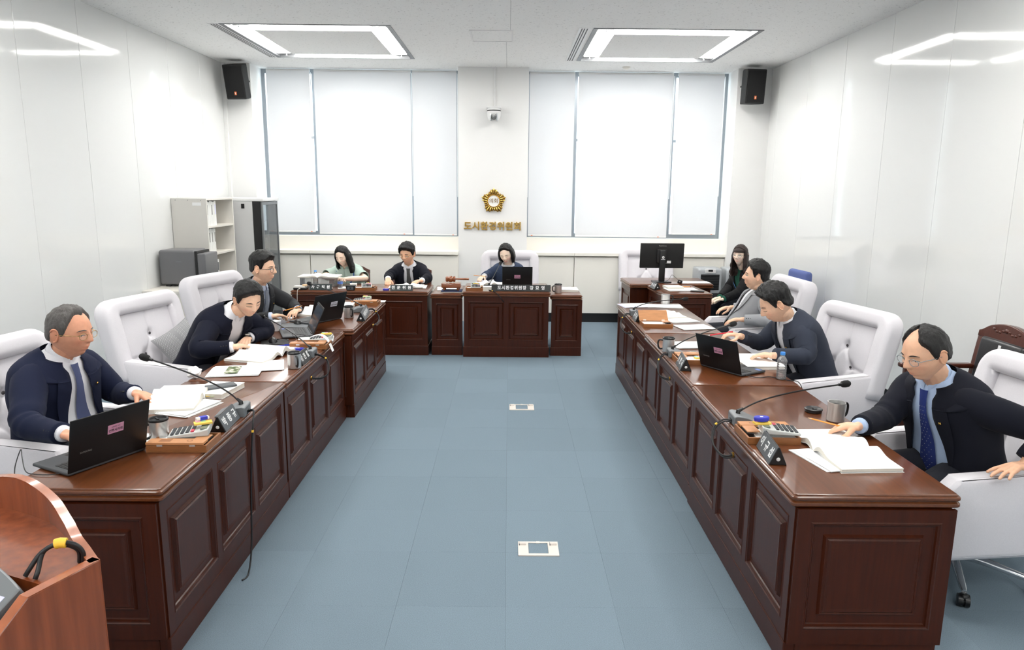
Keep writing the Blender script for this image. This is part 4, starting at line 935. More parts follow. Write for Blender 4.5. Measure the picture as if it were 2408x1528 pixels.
tray('wooden stationery box under the curling paper strip', (-1.425, 5.09, Z), 0)
t = thing('paper_strip', 'white till roll strip curling over the desk edge', 'paper', (-1.40, 5.14, Z+.05)); Pz = spline([(-.06, .02, .0), (-.02, .01, .018), (.03, 0, .030), (.075, -.015, .012), (.105, -.025, -.03), (.13, -.035, -.085)], 6)
g = G().loft([[p+Vector((0, -.028, 0)), p+Vector((0, .028, 0))] for p in Pz], cap=False, closed=False); part('strip', g, 'paper', t, angle=180)
calculator('calculator beside the middle left laptop', (-1.42, 5.35, Z), -HZ+.1, False); sticky_pad('sticky notes and pens on the middle left calculator', (-1.385, 5.38, Z+.034), .4, ('sticky_yellow', 'sticky_green', 'sticky_pink'))
sheets('white sheets under the middle left calculator', (-1.46, 5.36, Z-.0002), .2, .26, .20, 1, m='paper', name='paper_sheet')
laptop('grey open laptop on the middle left desk with its screen lit', (-1.57, 5.60, Z), 1.95, w=.36, d=.225, ang=2.0, sticker=None, brand=False)
o = thing('paper_cup', 'white paper cup by the middle left laptop', 'cup', (-1.855, 5.66, Z)); part('cup', G().lathe([(0, .002), (.024, 0), (.027, .004), (.036, .078), (.038, .080), (.0365, .082), (.034, .078), (.024, .006), (0, .006)], 24), 'paper', o); part('print', G().lathe([(.0302, .032), (.0335, .058)], 24), 'paper_blue', o)
mouse('black mouse on its pad near the middle left laptop', (-1.745, 5.23, Z+.004), .4); o = part('mouse_pad', rbox(-.10, .10, -.09, .09, 0, .004, .0018), 'black_matte', None, (-1.73, 5.22, Z), (0, 0, .3)); tag(o, 'black mouse pad on the middle left desk', 'mouse pad')
stick('pen', 'blue pen in front of the middle left mouse', 'pen', (-1.72, 5.06, Z+.005), (-1.585, 5.12, Z+.005), .0045, 'blue_pen'); bluecase('blue oval case behind the middle left mug', (-1.475, 4.965, Z), .2)
cable('thin black mouse cable coiled by the middle left laptop', [(-1.73, 5.28, Z+.012), (-1.66, 5.26, Z+.02), (-1.61, 5.20, Z+.004), (-1.55, 5.16, Z+.004), (-1.57, 5.24, Z+.02), (-1.62, 5.30, Z+.05), (-1.52, 5.33, Z+.03), (-1.45, 5.28, Z+.004)])
# ---- far left desk
Z3 = .7485
laptop('black laptop with a white sticker on the far left desk', (-1.552, 6.03, Z3), 1.035, w=.37, d=.245, ang=1.88, sticker='sticker_white', brand=False, sk=(.14, .60), sks=1.1)
mug('steel lidded mug beside the far left laptop', (-1.405, 6.25, Z3), -.9)
nameplate('grey nameplate with seven letters on the far left desk', '부위원장 최 명 국', (-1.287, 6.30, Z3), LR+.10, .46, .072, .040, spacing=1.1)
gooseneck('microphone on the far left desk next to the grey nameplate', (-1.37, 6.56, Z3), LR+.2, (-1.93, 7.0, .94), [(-1.262, 6.62, .765), (-1.205, 6.60, .70), (-1.20, 6.52, .66), (-1.225, 6.44, .645)], (-1.226, 6.43, .645), True, (-1.44, 6.62, .86))
tray('wooden stationery box at the far end of the left row', (-1.40, 7.00, Z3), 0); calculator('calculator with green notes at the far end of the left row', (-1.44, 7.03, Z3+.032), -HZ+.1); sticky_pad('green and orange notes on the far left calculator', (-1.40, 7.04, Z3+.064), .3, ('green_book', 'sticky_yellow', 'sticky_pink'))
sheets('white sheet at the far corner of the left row', (-1.36, 7.18, Z3), .05, .24, .12, 1, m='paper', name='paper_sheet')
block('white ring report lying behind the far left laptop', (-1.60, 6.80, Z3), .1, .24, .28, .03, 'paper'); open_book('open white report in front of the man in round glasses', (-1.70, 6.46, Z3), HZ-.2, .20, .27, .018, .045)
o = part('mouse_pad', rbox(-.12, .12, -.10, .10, 0, .004, .0018), 'plate_grey', None, (-1.765, 5.86, Z3), (0, 0, .15)); tag(o, 'grey mouse pad on the far left desk', 'mouse pad'); mouse('black mouse on the grey pad of the far left desk', (-1.765, 5.93, Z3+.004), .5)
# ---- staff desk
Zs = .7355
nameplate('dark nameplate in front of the woman in mint', '사 무 직 원', (-2.115, 8.06, Zs), CR, .25, .066, .040, 'plate_green')
nameplate('dark nameplate in front of the man wearing a badge', '전 문 위 원', (-1.205, 8.06, Zs), CR, .25, .066, .042, 'plate_green')
tray('wooden stationery box between the two staff nameplates', (-1.63, 8.11, Zs), 0, None, .25, .16)
calculator('calculator with coloured pens between the staff nameplates', (-1.61, 8.11, Zs+.033), .2); sticky_pad('pink notes on the staff desk calculator', (-1.59, 8.12, Zs+.067), .3, ('sticky_pink', 'sticky_green', 'sticky_yellow'), .8)
o = thing('audio_recorder', 'small black desktop device left of the staff stationery box', 'device', (-1.775, 8.05, Zs)); part('body', G().loft([[(-.045, -.03, 0), (.045, -.03, 0), (.045, .03, 0), (-.045, .03, 0)], [(-.055, -.035, .055), (.055, -.035, .055), (.055, .03, .06), (-.055, .03, .06)]]), 'black_plastic', o, bevel=.004); part('front_plate', B(-.035, .035, -.0345, -.0325, .010, .045), 'plate_grey', o, smooth=False); part('dial', G().tube([(0, -.0325, .028), (0, -.036, .028)], .010, 14), 'plate_black', o)
bottle('small water bottle with blue cap on the staff desk', (-2.29, 8.50, Zs))
sheets('sheets beside the man wearing a badge', (-1.17, 8.38, Zs), .05, .42, .28, 2); open_book('open booklet in front of the man wearing a badge', (-1.16, 8.34, Zs+.005), .04, .17, .22, .012, .02)
t = thing('storage_box', 'clear plastic box under the binder on the staff desk', 'plastic box', (-2.22, 8.40, Zs)); part('tub', G().box(-.2, .2, -.10, .10, 0, .004).box(-.2, .2, -.10, -.097, .004, .11).box(-.2, .2, .097, .10, .004, .11).box(-.2, -.197, -.097, .097, .004, .11).box(.197, .2, -.097, .097, .004, .11), 'clear_plastic', t, smooth=False); part('rim', G().box(-.205, .205, -.105, -.10, .10, .112).box(-.205, .205, .10, .105, .10, .112), 'white_metal', t, smooth=False)
open_book('large open binder on top of the clear box', (-2.20, 8.36, Zs+.113), .0, .23, .26, .012, .012)
o = thing('memo_phone', 'black desk device with cream notes at the end of the staff desk', 'device', (-2.345, 8.07, Zs)); part('body', rbox(-.075, .075, -.05, .05, 0, .025, .006), 'black_plastic', o); part('notes', B(-.07, .055, -.04, .045, .025, .042), 'cream_paint', o, smooth=False); part('disc', G().lathe([(0, .042), (.028, .042), (.028, .056), (0, .058)], 18, (.045, 0, 0)), 'pencil_tip', o)
o = thing('pen_cup', 'small clear cup of dark clips beside the woman in mint', 'cup', (-1.93, 8.20, Zs)); part('cup', G().lathe([(0, .002), (.024, .0), (.032, .085), (.030, .085), (.022, .004), (0, .004)], 18), 'clear_plastic', o); part('clips', G().lathe([(0, .004), (.021, .004), (.026, .045), (0, .05)], 14), 'navy_cloth', o); part('print', G().lathe([(.0305, .05), (.0325, .08)], 18), 'badge_blue', o)
sheets('small white sheets beside the pen cup on the staff desk', (-1.83, 8.25, Zs), .2, .26, .16, 2, m='paper'); bluecase('blue oval case in front of the badge man', (-1.385, 8.07, Zs), 0)
block('folded white card on the staff desk', (-1.80, 8.30, Zs+.006), .1, .08, .05, .04, 'paper', 'paper_cube', cat='paper')
cable('cream cable hanging down the left end of the staff desk', [(-2.34, 8.01, Zs+.02), (-2.355, 7.965, .735), (-2.36, 7.955, .60), (-2.36, 7.957, .40), (-2.362, 7.955, .15), (-2.36, 7.93, .01)], .0035, 'cord_white')
# ---- chair's desk
Zc = .7455; Zw = .7055
nameplate('long black nameplate on the desk of the chairwoman', '도시환경위원장  강 묘 영', (.145, 8.02, Zc), CR, .665, .075, .047, 'plate_black', .05, 1.16)
laptop('black laptop with a pink sticker in front of the chairwoman', (.105, 8.33, Zc), CR, .35, .235, 1.72, sk=(0.0, .50), sks=1.0)
gooseneck('microphone held up to the mouth of the chairwoman', (-.22, 8.20, Zc), CR, (-.105, 8.62, .985), [(-.22, 8.02, .757), (-.155, 7.935, .752), (-.11, 7.912, .715), (-.065, 7.925, .655), (-.05, 7.955, .637)], None, True, (-.20, 8.24, .82), 'black_plastic')
open_book('open white report under the hand of the chairwoman', (-.22, 8.50, Zc), .1, .17, .26, .02, .03)
tray('wooden stationery box beside the gavel', (-.38, 8.10, Zc), 0, None, .20, .16); calculator('calculator with notes on the box beside the gavel', (-.37, 8.10, Zc+.033), .05); sticky_pad('orange and green notes on the calculator beside the gavel', (-.37, 8.12, Zc+.067), .05, ('sticky_yellow', 'sticky_green', 'sticky_pink'), .8)
block('thick white booklet beside the long nameplate', (-.235, 8.05, Zc), .0, .10, .08, .048, 'paper')
mug('steel mug on the right wing of the chair desk', (.575, 8.20, Zw), 3.6)
block('white report on the right wing of the chair desk', (.70, 8.42, Zw), .0, .24, .28, .022, 'paper'); sheets('loose sheet lying on the right wing report', (.68, 8.42, Zw+.023), .2, .20, .26, 1, m='paper_blue', name='paper_sheet')
t = thing('gavel', 'turned wooden gavel resting on its block', 'gavel', (-.665, 8.24, Zw+.105), .0)
part('head', G().lathe([(0, -.058), (.026, -.056), (.033, -.048), (.034, -.034), (.027, -.028), (.030, -.022), (.036, -.010), (.037, 0), (.036, .010), (.030, .022), (.027, .028), (.034, .034), (.033, .048), (.026, .056), (0, .058)], 22).xf(Matrix.Translation((0, 0, .038)) @ Matrix.Rotation(PI/2, 4, 'Y')), 'gavel_wood', t)
part('handle', G().tube([(.01, .0, .038), (.08, .05, .034), (.16, .09, .028), (.20, .11, .026)], [.008, .010, .013, .014], 12), 'gavel_wood', t)
t = thing('gavel_block', 'low wooden sounding block under the gavel', 'block', (-.655, 8.22, Zw+.020), 0)
part('top', G().loft([[(x*k, y*k, z) for x, y in rrect(-.11, .11, -.075, .075, .01)] for k, z in ((.9, .03), (1, .036), (1, .078), (.97, .083))]), 'gavel_wood', t, bevel=.0)
for sx in (-.08, .08):
    for sy in (-.05, .05): part('foot', G().sphere((sx, sy, .016), (.018, .016, .017), 10, 6), 'gavel_wood', t)
o = thing('folded_cloth', 'navy folded cloth under the gavel block', 'cloth', (-.65, 8.21, Zw)); part('cloth', rbox(-.12, .12, -.085, .085, .008, .02, .005), 'navy_cloth', o); part('booklet', B(-.125, .125, -.08, .085, 0, .007), 'paper_edge', o, smooth=False)
sheets('white sheets at the left wing of the chair desk', (-.72, 8.45, Zw), .1, .24, .3, 2, m='paper')
stick('pencil', 'yellow pencil in the hand of the chairwoman', 'pencil', (-.435, 8.75, .835), (-.265, 8.72, .825), .0038, 'pencil', grp='pencils')
# ---- near right desk
nameplate('grey nameplate on the near right desk', '이 규 섭', (1.160, 2.985, Z), RR-.10, .225, .078, .050)
gooseneck('microphone on the near right desk with a long arm', (1.165, 3.435, Z), RR-.05, (1.735, 3.61, .895), [(1.085, 3.45, .752), (1.035, 3.43, .72), (1.015, 3.37, .66), (1.045, 3.30, .622), (1.095, 3.275, .632)], (1.085, 3.268, .635), True, (1.245, 3.46, .875))
tray('wooden stationery box behind the near right nameplate', (1.225, 3.225, Z), PI-.0, 'flat', .245, .20)
calculator('calculator on the near right wooden box', (1.265, 3.185, Z+.043), HZ-.12); sticky_pad('yellow and pink pads under the blue case on the near right calculator', (1.185, 3.19, Z+.078), .1); bluecase('blue oval case on top of the near right sticky pads', (1.185, 3.20, Z+.090), .1)
open_book('thick open report in front of the man in the spotted tie', (1.50, 3.05, Z), HZ+.06, .25, .265, .016, .022)
sheets('white sheets sticking out under the near right report', (1.39, 2.95, Z), .25, .20, .26, 2)
mug('open steel mug without lid on the near right desk', (1.665, 3.485, Z), .35, False, .043, .098)
o = thing('mug_lid', 'black mug lid lying on the near right desk', 'lid', (1.615, 3.63, Z)); part('rim', G().lathe([(.038, 0), (.043, .002), (.043, .012), (.046, .014), (.046, .018), (.040, .021), (.034, .016), (0, .015)], 26), 'black_plastic', o); part('sip_tab', B(-.006, .006, -.025, .005, .015, .021), 'black_plastic', o, smooth=False)
stick('pencil', 'yellow pencil in the hand of the man in the spotted tie', 'pencil', (1.455, 3.325, Z+.065), (1.605, 3.215, Z+.050), .0038, 'pencil', grp='pencils')
# ---- middle right desk
nameplate('grey nameplate on the middle right desk', '신 현 국', (1.155, 4.575, Z), RR-.10, .215, .078, .046)
gooseneck('microphone on the middle right desk reaching over the papers', (1.165, 4.895, Z), RR-.05, (1.575, 5.02, .94), [(1.085, 4.90, .752), (1.045, 4.86, .70), (1.04, 4.78, .64), (1.075, 4.72, .625), (1.10, 4.70, .63)], (1.093, 4.69, .632), True, (1.225, 4.94, .86))
tray('wooden stationery box behind the middle right nameplate', (1.265, 4.735, Z), PI, 'flat', .26, .19); sticky_pad('yellow and blue notes in the middle right wooden box', (1.30, 4.72, Z+.026), .2, ('sticky_yellow', 'sticky_blue', 'sticky_pink'))
laptop('black laptop on the middle right desk beside the bottle', (1.371, 4.475, Z), -1.01, .34, .225, 1.86, sk=(.02, .60))
bottle('clear water bottle with blue cap on the middle right desk', (1.689, 4.29, Z)); mug('steel lidded mug behind the middle right microphone', (1.155, 5.035, Z), 2.9)
sheets('white sheets under the pen hand on the middle right desk', (1.43, 5.27, Z), .1, .40, .24, 2, m='paper'); calculator('calculator lying flat near the middle right laptop', (1.37, 4.87, Z), HZ+.3)
block('thick white report under the hand of the man with the red pen', (1.68, 4.72, Z), .05, .26, .38, .02, 'paper'); bluecase('pale oval case behind the middle right box', (1.27, 4.86, Z), 0)
stick('pen', 'red pen held over the middle right desk', 'pen', (1.465, 5.13, .842), (1.605, 5.02, .892), .0048, 'red_pen')
cable('black power cable running past the water bottle', [(1.475, 4.36, Z+.010), (1.55, 4.31, Z+.004), (1.64, 4.33, Z+.004), (1.72, 4.25, Z+.004), (1.765, 4.18, Z), (1.79, 4.12, .60)], .0025)
# ---- far right desk
nameplate('grey nameplate on the far right desk behind the opened box', '김 학 송', (1.160, 6.30, Z), RR-.04, .21, .076, .044)
gooseneck('microphone at the far right desk pointing at the steel mug', (1.175, 6.55, Z), RR, (1.66, 6.75, .865), [(1.095, 6.56, .752), (1.045, 6.52, .70), (1.03, 6.42, .65), (1.06, 6.33, .62), (1.105, 6.27, .635)], (1.098, 6.26, .635), True, (1.225, 6.60, .86))
tray('opened wooden stationery box on the far right desk', (1.265, 6.02, Z), 0, 'open', .25, .18); bluecase('blue oval case behind the far right microphone', (1.255, 6.72, Z), 0)
mug('steel mug with black handle at the far end of the right row', (1.60, 7.22, Z), .1, False, .045, .10)
sheets('white and lilac sheets at the far corner of the right row', (1.27, 7.10, Z), .2, .30, .24, 2, m='paper_blue'); sheets('white sheets beside the far right mug', (1.56, 7.06, Z), -.1, .34, .2, 3, m='paper')
open_book('open report on the far right desk', (1.44, 6.55, Z), HZ+.25, .20, .27, .016, .012); sheets('loose white pages in the middle of the far right desk', (1.52, 6.32, Z), .3, .26, .30, 3, m='paper'); sheets('printed sheet next to the opened box', (1.585, 5.98, Z), .25, .29, .22, 2)
# ---- short desk and monitor desk
nameplate('grey nameplate on the short desk below the monitor', '최 서 연', (1.735, 8.40, Z), RR+.07, .20, .075, .042)
sheets('white papers on the short desk', (2.02, 8.30, Z), .1, .36, .26, 3, m='paper'); block('grey closed notebook on the short desk', (1.95, 8.42, Z+.008), .1, .20, .2, .02, 'paper_edge'); stick('pencil', 'orange pencil lying on the short desk papers', 'pencil', (2.03, 8.44, Z+.018), (2.17, 8.44, Z+.018), .004, 'pencil', grp='pencils')
o = thing('mobile_phone', 'black phone on the short desk', 'phone', (2.17, 8.16, Z), 1.3); part('case', rbox(-.037, .037, -.077, .077, 0, .012, .004), 'black_plastic', o); part('screen', B(-.033, .033, -.072, .072, .012, .0124), 'plate_black', o, smooth=False)
t = thing('desktop_monitor', 'black desktop monitor seen from behind', 'monitor', (1.925, 8.98, Z+.001), .04)
part('foot', rbox(-.11, .11, -.09, .09, 0, .014, .006), 'black_plastic', t); part('stand_column', rbox(-.036, .036, -.03, .012, .014, .40, .008), 'black_plastic', t)
lg = part('logo_disc', G().tube([(0.004, -.031, .315), (.004, -.0325, .315)], .016, 18), 'text_white', t); part('logo_cross', G().box(-.002, .010, -.034, -.0325, .313, .317).box(.002, .006, -.034, -.0325, .309, .321), 'plate_black', lg, smooth=False); part('logo_bar', B(-.022, .030, -.0325, -.031, .285, .291), 'text_white', lg, smooth=False)
sc = part('screen_housing', rbox(-.275, .275, .03, .062, .175, .485, .006), 'black_matte', t, rot=(.06, 0, 0)); part('mount_plate', rbox(-.07, .06, .012, .031, .24, .41, .006), 'black_plastic', t, rot=(.06, 0, 0)); part('front_screen', B(-.268, .268, .0622, .0628, .19, .478), 'screen_dark', sc, smooth=False)
link('lettering', text_mesh('Rathlone', .026, 'text_grey', 0), sc, (0, .0294, .455), (PI/2, 0, 0)); part('label_sticker', B(.045, .115, .0285, .0295, .235, .268), 'paper', sc, smooth=False)
o = thing('web_camera', 'small black camera on a clip beside the monitor', 'web camera', (2.13, 8.88, Z)); part('body', rbox(-.028, .028, -.02, .02, .0, .045, .008).xf(Matrix.Rotation(.3, 4, 'Y')), 'black_plastic', o); part('lens', G().tube([(0, -.02, .026), (0, -.024, .026)], .009, 12), 'chrome', o)
sheets('white sheet at the end of the monitor desk', (2.36, 9.02, Z), .05, .36, .2, 1, m='paper', name='paper_sheet'); cable('thin black cable between the monitor and the small camera', [(1.97, 8.96, Z+.01), (2.02, 8.97, Z+.04), (2.05, 8.96, Z+.095), (2.09, 8.92, Z+.07), (2.125, 8.90, Z+.035)], .002)
# ================================================================ people
for n_, c in dict(skin_ruddy=(224, 162, 132), skin_mid=(236, 186, 154), skin_light=(242, 198, 168), skin_fair=(250, 222, 202)).items():
    mat(n_, c, 0.5, var=0.04, vscale=60, sss=0.12, vcol=True, spec=0.35)
def hairmat(n_, c, rough=.42): mat(n_, c, rough, var=0.25, vscale=26, stretch=(5, 5, .7), bump=.6, bscale=70, spec=.4, bdist=.006)
hairmat('hair_black', (15, 14, 15), .38); hairmat('hair_brown', (44, 30, 27)); hairmat('hair_grey', (88, 84, 82)); hairmat('hair_thin', (24, 22, 22))
def cloth(n_, c, b=.35, sc=900, **k): mat(n_, c, .85, var=.08, vscale=700, bump=b, bscale=sc, sheen=.03, spec=.2, **k)
cloth('suit_navy', (24, 30, 54)); cloth('suit_navy_dark', (19, 22, 38)); cloth('suit_charcoal', (52, 53, 56)); cloth('suit_lightgrey', (158, 160, 164)); cloth('suit_slate', (54, 59, 72)); cloth('suit_blueblack', (21, 23, 34)); cloth('jacket_slate_blue', (54, 66, 90)); cloth('jacket_black', (24, 24, 26)); cloth('shirt_mint', (184, 204, 194)); cloth('trousers_dark', (34, 36, 44))
cloth('shirt_white', (240, 240, 246), .15); cloth('shirt_sky', (186, 206, 238), .15); cloth('shirt_pale', (206, 216, 238), .15); cloth('blouse_green', (40, 92, 76), .2); cloth('blouse_grey', (208, 208, 212), .2)
cloth('tie_slate', (86, 94, 130)); cloth('tie_silver', (134, 142, 156)); cloth('tie_charcoal', (88, 88, 88)); cloth('lanyard_blue', (50, 90, 170)); cloth('lanyard_lightblue', (90, 150, 210))
mat('lens', (255, 255, 255), .02, alpha=.10, spec=.8); mat('gold_frame', (190, 160, 110), .25, metal=.9); mat('dark_frame', (50, 34, 30), .3); mat('clear_frame', (150, 160, 166), .25, metal=.6)
mat('eye_white', (232, 228, 224), .2); mat('iris', (36, 24, 20), .15); mat('watch_face', (190, 190, 186), .2, metal=.6); mat('shoe_black', (22, 22, 24), .3)
# spotted tie: fine light dots
m = cloth('tie_spotted', (44, 58, 122)); m = MATS['tie_spotted']
def sst(a, b, x): x = max(0.0, min(1.0, (x-a)/(b-a))); return x*x*(3-2*x)
def ga(x, s): return math.exp(-(x/s)**2)
def cr_table(T, t):
    n = len(T)
    if t <= T[0][0]: return T[0][1:]
    for i in range(n-1):
        if t <= T[i+1][0]:
            a, b, c, d = T[max(i-1, 0)], T[i], T[i+1], T[min(i+2, n-1)]; q = (t-b[0])/(c[0]-b[0])
            return tuple(0.5*((2*b[k])+(c[k]-a[k])*q+(2*a[k]-5*b[k]+4*c[k]-d[k])*q*q+(3*b[k]-a[k]-3*c[k]+d[k])*q**3) for k in range(1, len(b)))
    return T[-1][1:]
class Head:
    def __init__(s, wide=1.0, jaw=1.0, nose=1.0, long=1.0): s.wd, s.jw, s.ns, s.lg = wide, jaw, nose, long
    def taper(s, uz): q = sst(-.05, -1.0, uz) if uz < -.05 else 0; return 1-.36*q/s.jw
    def pt(s, u):
        ux, uy, uz = u
        x = .0765*s.wd*ux*s.taper(uz); z = .118*s.lg*uz
        y = .097*uy
        if uy < 0: y *= 1.02 - .55*sst(-.15, -1.0, uz) + .03*sst(0, .6, uz)
        else: y *= 1-.10*sst(.5, 1, uz)
        if uz > .5: x *= 1-.04*sst(.5, 1, uz)
        if uy > 0: y += s.face(x, z, uy)
        return Vector((x, y, z))
    def face(s, x, z, uy):
        w = sst(.12, .55, uy); ax = abs(x); d = -.006*w
        zn = z/s.lg
        r = sst(.022, -.026, zn)*(1-sst(-.027, -.038, zn)) if zn > -.04 else 0
        d += s.ns*(.0045*ga(x, .008)*sst(.03, .005, zn)*(1-sst(-.02, -.04, zn)) + .0195*ga(x, .0095+.004*r)*r)
        d += s.ns*.0065*ga(ax-.0125, .0065)*ga(zn+.0275, .0075)
        d -= .0088*ga(ax-.031, .017)*ga(zn-.004, .0125)
        d += .0042*ga(ax-.030, .022)*ga(zn-.024, .009)
        d += .0048*ga(ax-.043, .018)*ga(zn+.022, .020)
        d += .0030*ga(ax-.031, .011)*ga(zn-.003, .0055)
        d += .0055*ga(x, .026)*ga(zn+.060, .020)
        d += .0030*ga(x, .020)*ga(zn+.0545, .0050) + .0034*ga(x, .018)*ga(zn+.0665, .0055) - .0036*ga(x, .022)*ga(zn+.0603, .0028)
        d -= .0022*ga(x, .005)*ga(zn+.045, .006)
        d += .0085*ga(x, .024)*ga(zn+.094, .016) - .0026*ga(x, .03)*ga(zn+.078, .006)
        return d*w
    def sy(s, x, z):
        uz = max(-.999, min(.999, z/(.118*s.lg))); ux = x/(.0765*s.wd*s.taper(uz)); uy = math.sqrt(max(0, 1-ux*ux-uz*uz)); return s.pt((ux, uy, uz)).y
    def dirs(s, nt=72, npf=60):
        out = []
        for j in range(npf+1):
            f = -PI/2+PI*j/npf; out.append([(math.cos(f)*math.sin(2*PI*i/nt), math.cos(f)*math.cos(2*PI*i/nt), math.sin(f)) for i in range(nt)])
        return out
def capsule(g, pts, rad, n=10):
    P = [Vector(p) for p in pts]; g.tube(P, rad, n); R = rad if isinstance(rad, (list, tuple)) else [rad]*len(P)
    for p, r in zip(P, R): g.sphere(p, r, n, 6)
def remesh(g, vox, smooth=3):
    me = bpy.data.meshes.new('tmp'); me.from_pydata([tuple(p) for p in g.v], [], g.f); o = bpy.data.objects.new('tmp', me); COL.objects.link(o)
    md = o.modifiers.new('r', 'REMESH'); md.mode = 'VOXEL'; md.voxel_size = vox; md.adaptivity = 0
    if smooth: sm = o.modifiers.new('s', 'SMOOTH'); sm.iterations = smooth; sm.factor = .5
    dg = bpy.context.evaluated_depsgraph_get(); ev = o.evaluated_get(dg); m2 = ev.to_mesh()
    V = [tuple(v.co) for v in m2.vertices]; F_ = [tuple(p.vertices) for p in m2.polygons]; ev.to_mesh_clear(); bpy.data.objects.remove(o); bpy.data.meshes.remove(me); return V, F_
def hand(g, W, D, U, side, curl=(.5, .5, .5, .55), tc=.35, spread=.12, sc=1.0, pinch=False):
    D = Vector(D).normalized(); U = Vector(U); U = (U-D*U.dot(D)).normalized(); S = U.cross(D) if side == 'R' else D.cross(U)   # S = thumb side
    W = Vector(W)
    LN = (.070, .079, .073, .057); OFF = (.030, .010, -.011, -.031)
    for k in range(4):
        kn = W + D*(.086-.004*abs(k-1.2))*sc + S*OFF[k]*sc*.95 + U*.004*sc
        capsule(g, [W+S*OFF[k]*.55*sc, W*.45+kn*.55+U*.006*sc, kn], [.0150*sc, .0145*sc, .0115*sc], 10)
        a = spread*(1.3-k*.87); d = (D*math.cos(a)+S*math.sin(a)); c = curl[k]; p = kn; pts = [p]; R = [.0098*sc]
        for i, (fr, cc) in enumerate(((.45, .45), (.30, .95), (.25, .75))):
            d = (d*math.cos(c*cc) - U*math.sin(c*cc)); n2 = (U - d*U.dot(d)); p = p + d.normalized()*LN[k]*fr*sc; pts.append(p); R.append((.0092, .0082, .0068)[i]*sc)
            U2 = n2.normalized() if n2.length > 1e-4 else U
        capsule(g, pts, R, 10)
    b = W + D*.022*sc + S*.024*sc - U*.004*sc; d1 = (D*.62+S*.68-U*(.25+.3*tc)).normalized(); p1 = b+d1*.042*sc; d2 = (D*.92+S*(.30-.5*tc)-U*(.18+.4*tc)).normalized(); p2 = p1+d2*.034*sc; p3 = p2+(d2-S*.25*tc).normalized()*.024*sc
    capsule(g, [b, p1, p2, p3], [.0150*sc, .0118*sc, .0102*sc, .0082*sc], 10)
def person(lab, pelvis, neck, yaw, head, hyaw, hpitch=0, hroll=0, arms=None, skin='skin_mid', hair='hair_black', style=None, jacket='suit_navy', shirt='shirt_white', tie=None,
           sw=.195, belly=0.0, open_=None, build=1.0, hs=1.0, wide=1.0, jaw=1.0, nose=1.0, glasses=None, eyes='down', pin=True, trousers='trousers_dark', legs=True, long_hair=None, short_sleeve=False, lanyard=None, badge=False, watch=None, vox=.0045, bulge=.03, knee=.42, lapel=True, collar=True, hand_sc=1.0, seatz=.47, brow=1.0, foldamp=1.0, lips=(1, .72, .70)):
    P0 = Vector(pelvis); N = Vector(neck)+Vector((0, 0, .045)); HC = Vector(head)
    base = Vector((P0.x, P0.y, 0)); fw0 = Vector((math.cos(yaw), math.sin(yaw), 0)); rt = Vector((math.sin(yaw), -math.cos(yaw), 0))
    mid = P0*.5+N*.5 - fw0*bulge
    ctr = lambda t: P0*(1-t)**2 + (mid*2-P0*.5-N*.5)*2*t*(1-t) + N*t*t
    def frame(t):
        tt = max(0, min(1, t)); up = (ctr(min(1, tt+.03))-ctr(max(0, tt-.03))).normalized(); f = up.cross(rt).normalized(); return up, f
    TB = [(-.12, .185, .135, .12), (0, .182, .13, .118), (.2, .170, .122, .104), (.45, .172, .120, .108), (.64, .182, .120, .118), (.77, .190, .112, .118), (.855, .190, .096, .108), (.90, .172, .082, .098), (.94, .122, .070, .086), (.97, .082, .061, .072), (1.0, .067, .058, .062), (1.04, .061, .056, .058)]
    kx = sw/.195
    def dims(t):
        a, bf, bb = cr_table(TB, t); kk = build if t < .8 else 1+(build-1)*(1-sst(.8, 1.0, t)); a *= kx*(kk*.5+.5); bf = bf*kk + belly*ga(t-.26, .24); return a, bf, bb*(kk*.5+.5)
    pw = 2/2.5
    def S(t, ang, off=0.0):
        a, bf, bb = dims(t); up, f = frame(t); sa, ca = math.sin(ang), math.cos(ang)
        X = math.copysign(abs(sa)**pw, sa)*(a+off); Y = math.copysign(abs(ca)**pw, ca)*((bf if ca > 0 else bb)+off)
        ext = Vector((0, 0, 0)) if 0 <= t <= 1 else up*((t if t < 0 else t-1)*(N-P0).length)
        return ctr(max(0, min(1, t))) + ext + rt*X + f*Y
    def angx(t, hw):
        a = dims(min(t, .90))[0]; q = math.asin(min(.98, hw/a)**(1/pw)); return q if t < .89 else q+(max(q, .58)-q)*sst(.89, .99, t)
    def angp(t, hw): return math.asin(min(.98, hw/dims(t)[0])**(1/pw))
    # ---------------- skin: neck, arms and hands as one surface, then the head joined to it
    hd = Head(wide, jaw, nose); hsc = hs
    HM = Matrix.Translation(HC) @ Matrix.Rotation(hyaw-PI/2, 4, 'Z') @ Matrix.Rotation(hpitch, 4, 'X') @ Matrix.Rotation(hroll, 4, 'Y') @ Matrix.Scale(hsc, 4)
    g = G()
    capsule(g, [ctr(.45), ctr(.75), ctr(.93)-frame(.93)[1]*.006, HM @ Vector((0, -.018, -.065)), HM @ Vector((0, -.012, -.02))], [.05, .055, .058*hs, .053*hs, .05*hs], 14)
    AR = {}
    for sd, sg in (('R', 1), ('L', -1)):
        A = arms[sd]; J = ctr(.845)+rt*sg*(dims(.845)[0]-.052)-Vector((0, 0, .022)); E_ = Vector(A['e']); Wr = Vector(A['w']); D = Vector(A['d']).normalized(); U = Vector(A.get('u', (0, 0, 1)))
        AR[sd] = (J, E_, Wr, D, U, sg, A)
        r_ = (.046, .037, .034, .024) if short_sleeve else (.035, .03, .028, .022)
        capsule(g, [ctr(.75), J, E_, Wr*.6+E_*.4, Wr], [.05, r_[0], r_[1], r_[2], r_[3]*hand_sc], 12)
        hand(g, Wr, D, U, sd, A.get('curl', (.5, .5, .5, .55)), A.get('tc', .35), A.get('spread', .12), hand_sc*A.get('sc', 1))
    V, F_ = remesh(g, vox, 3)
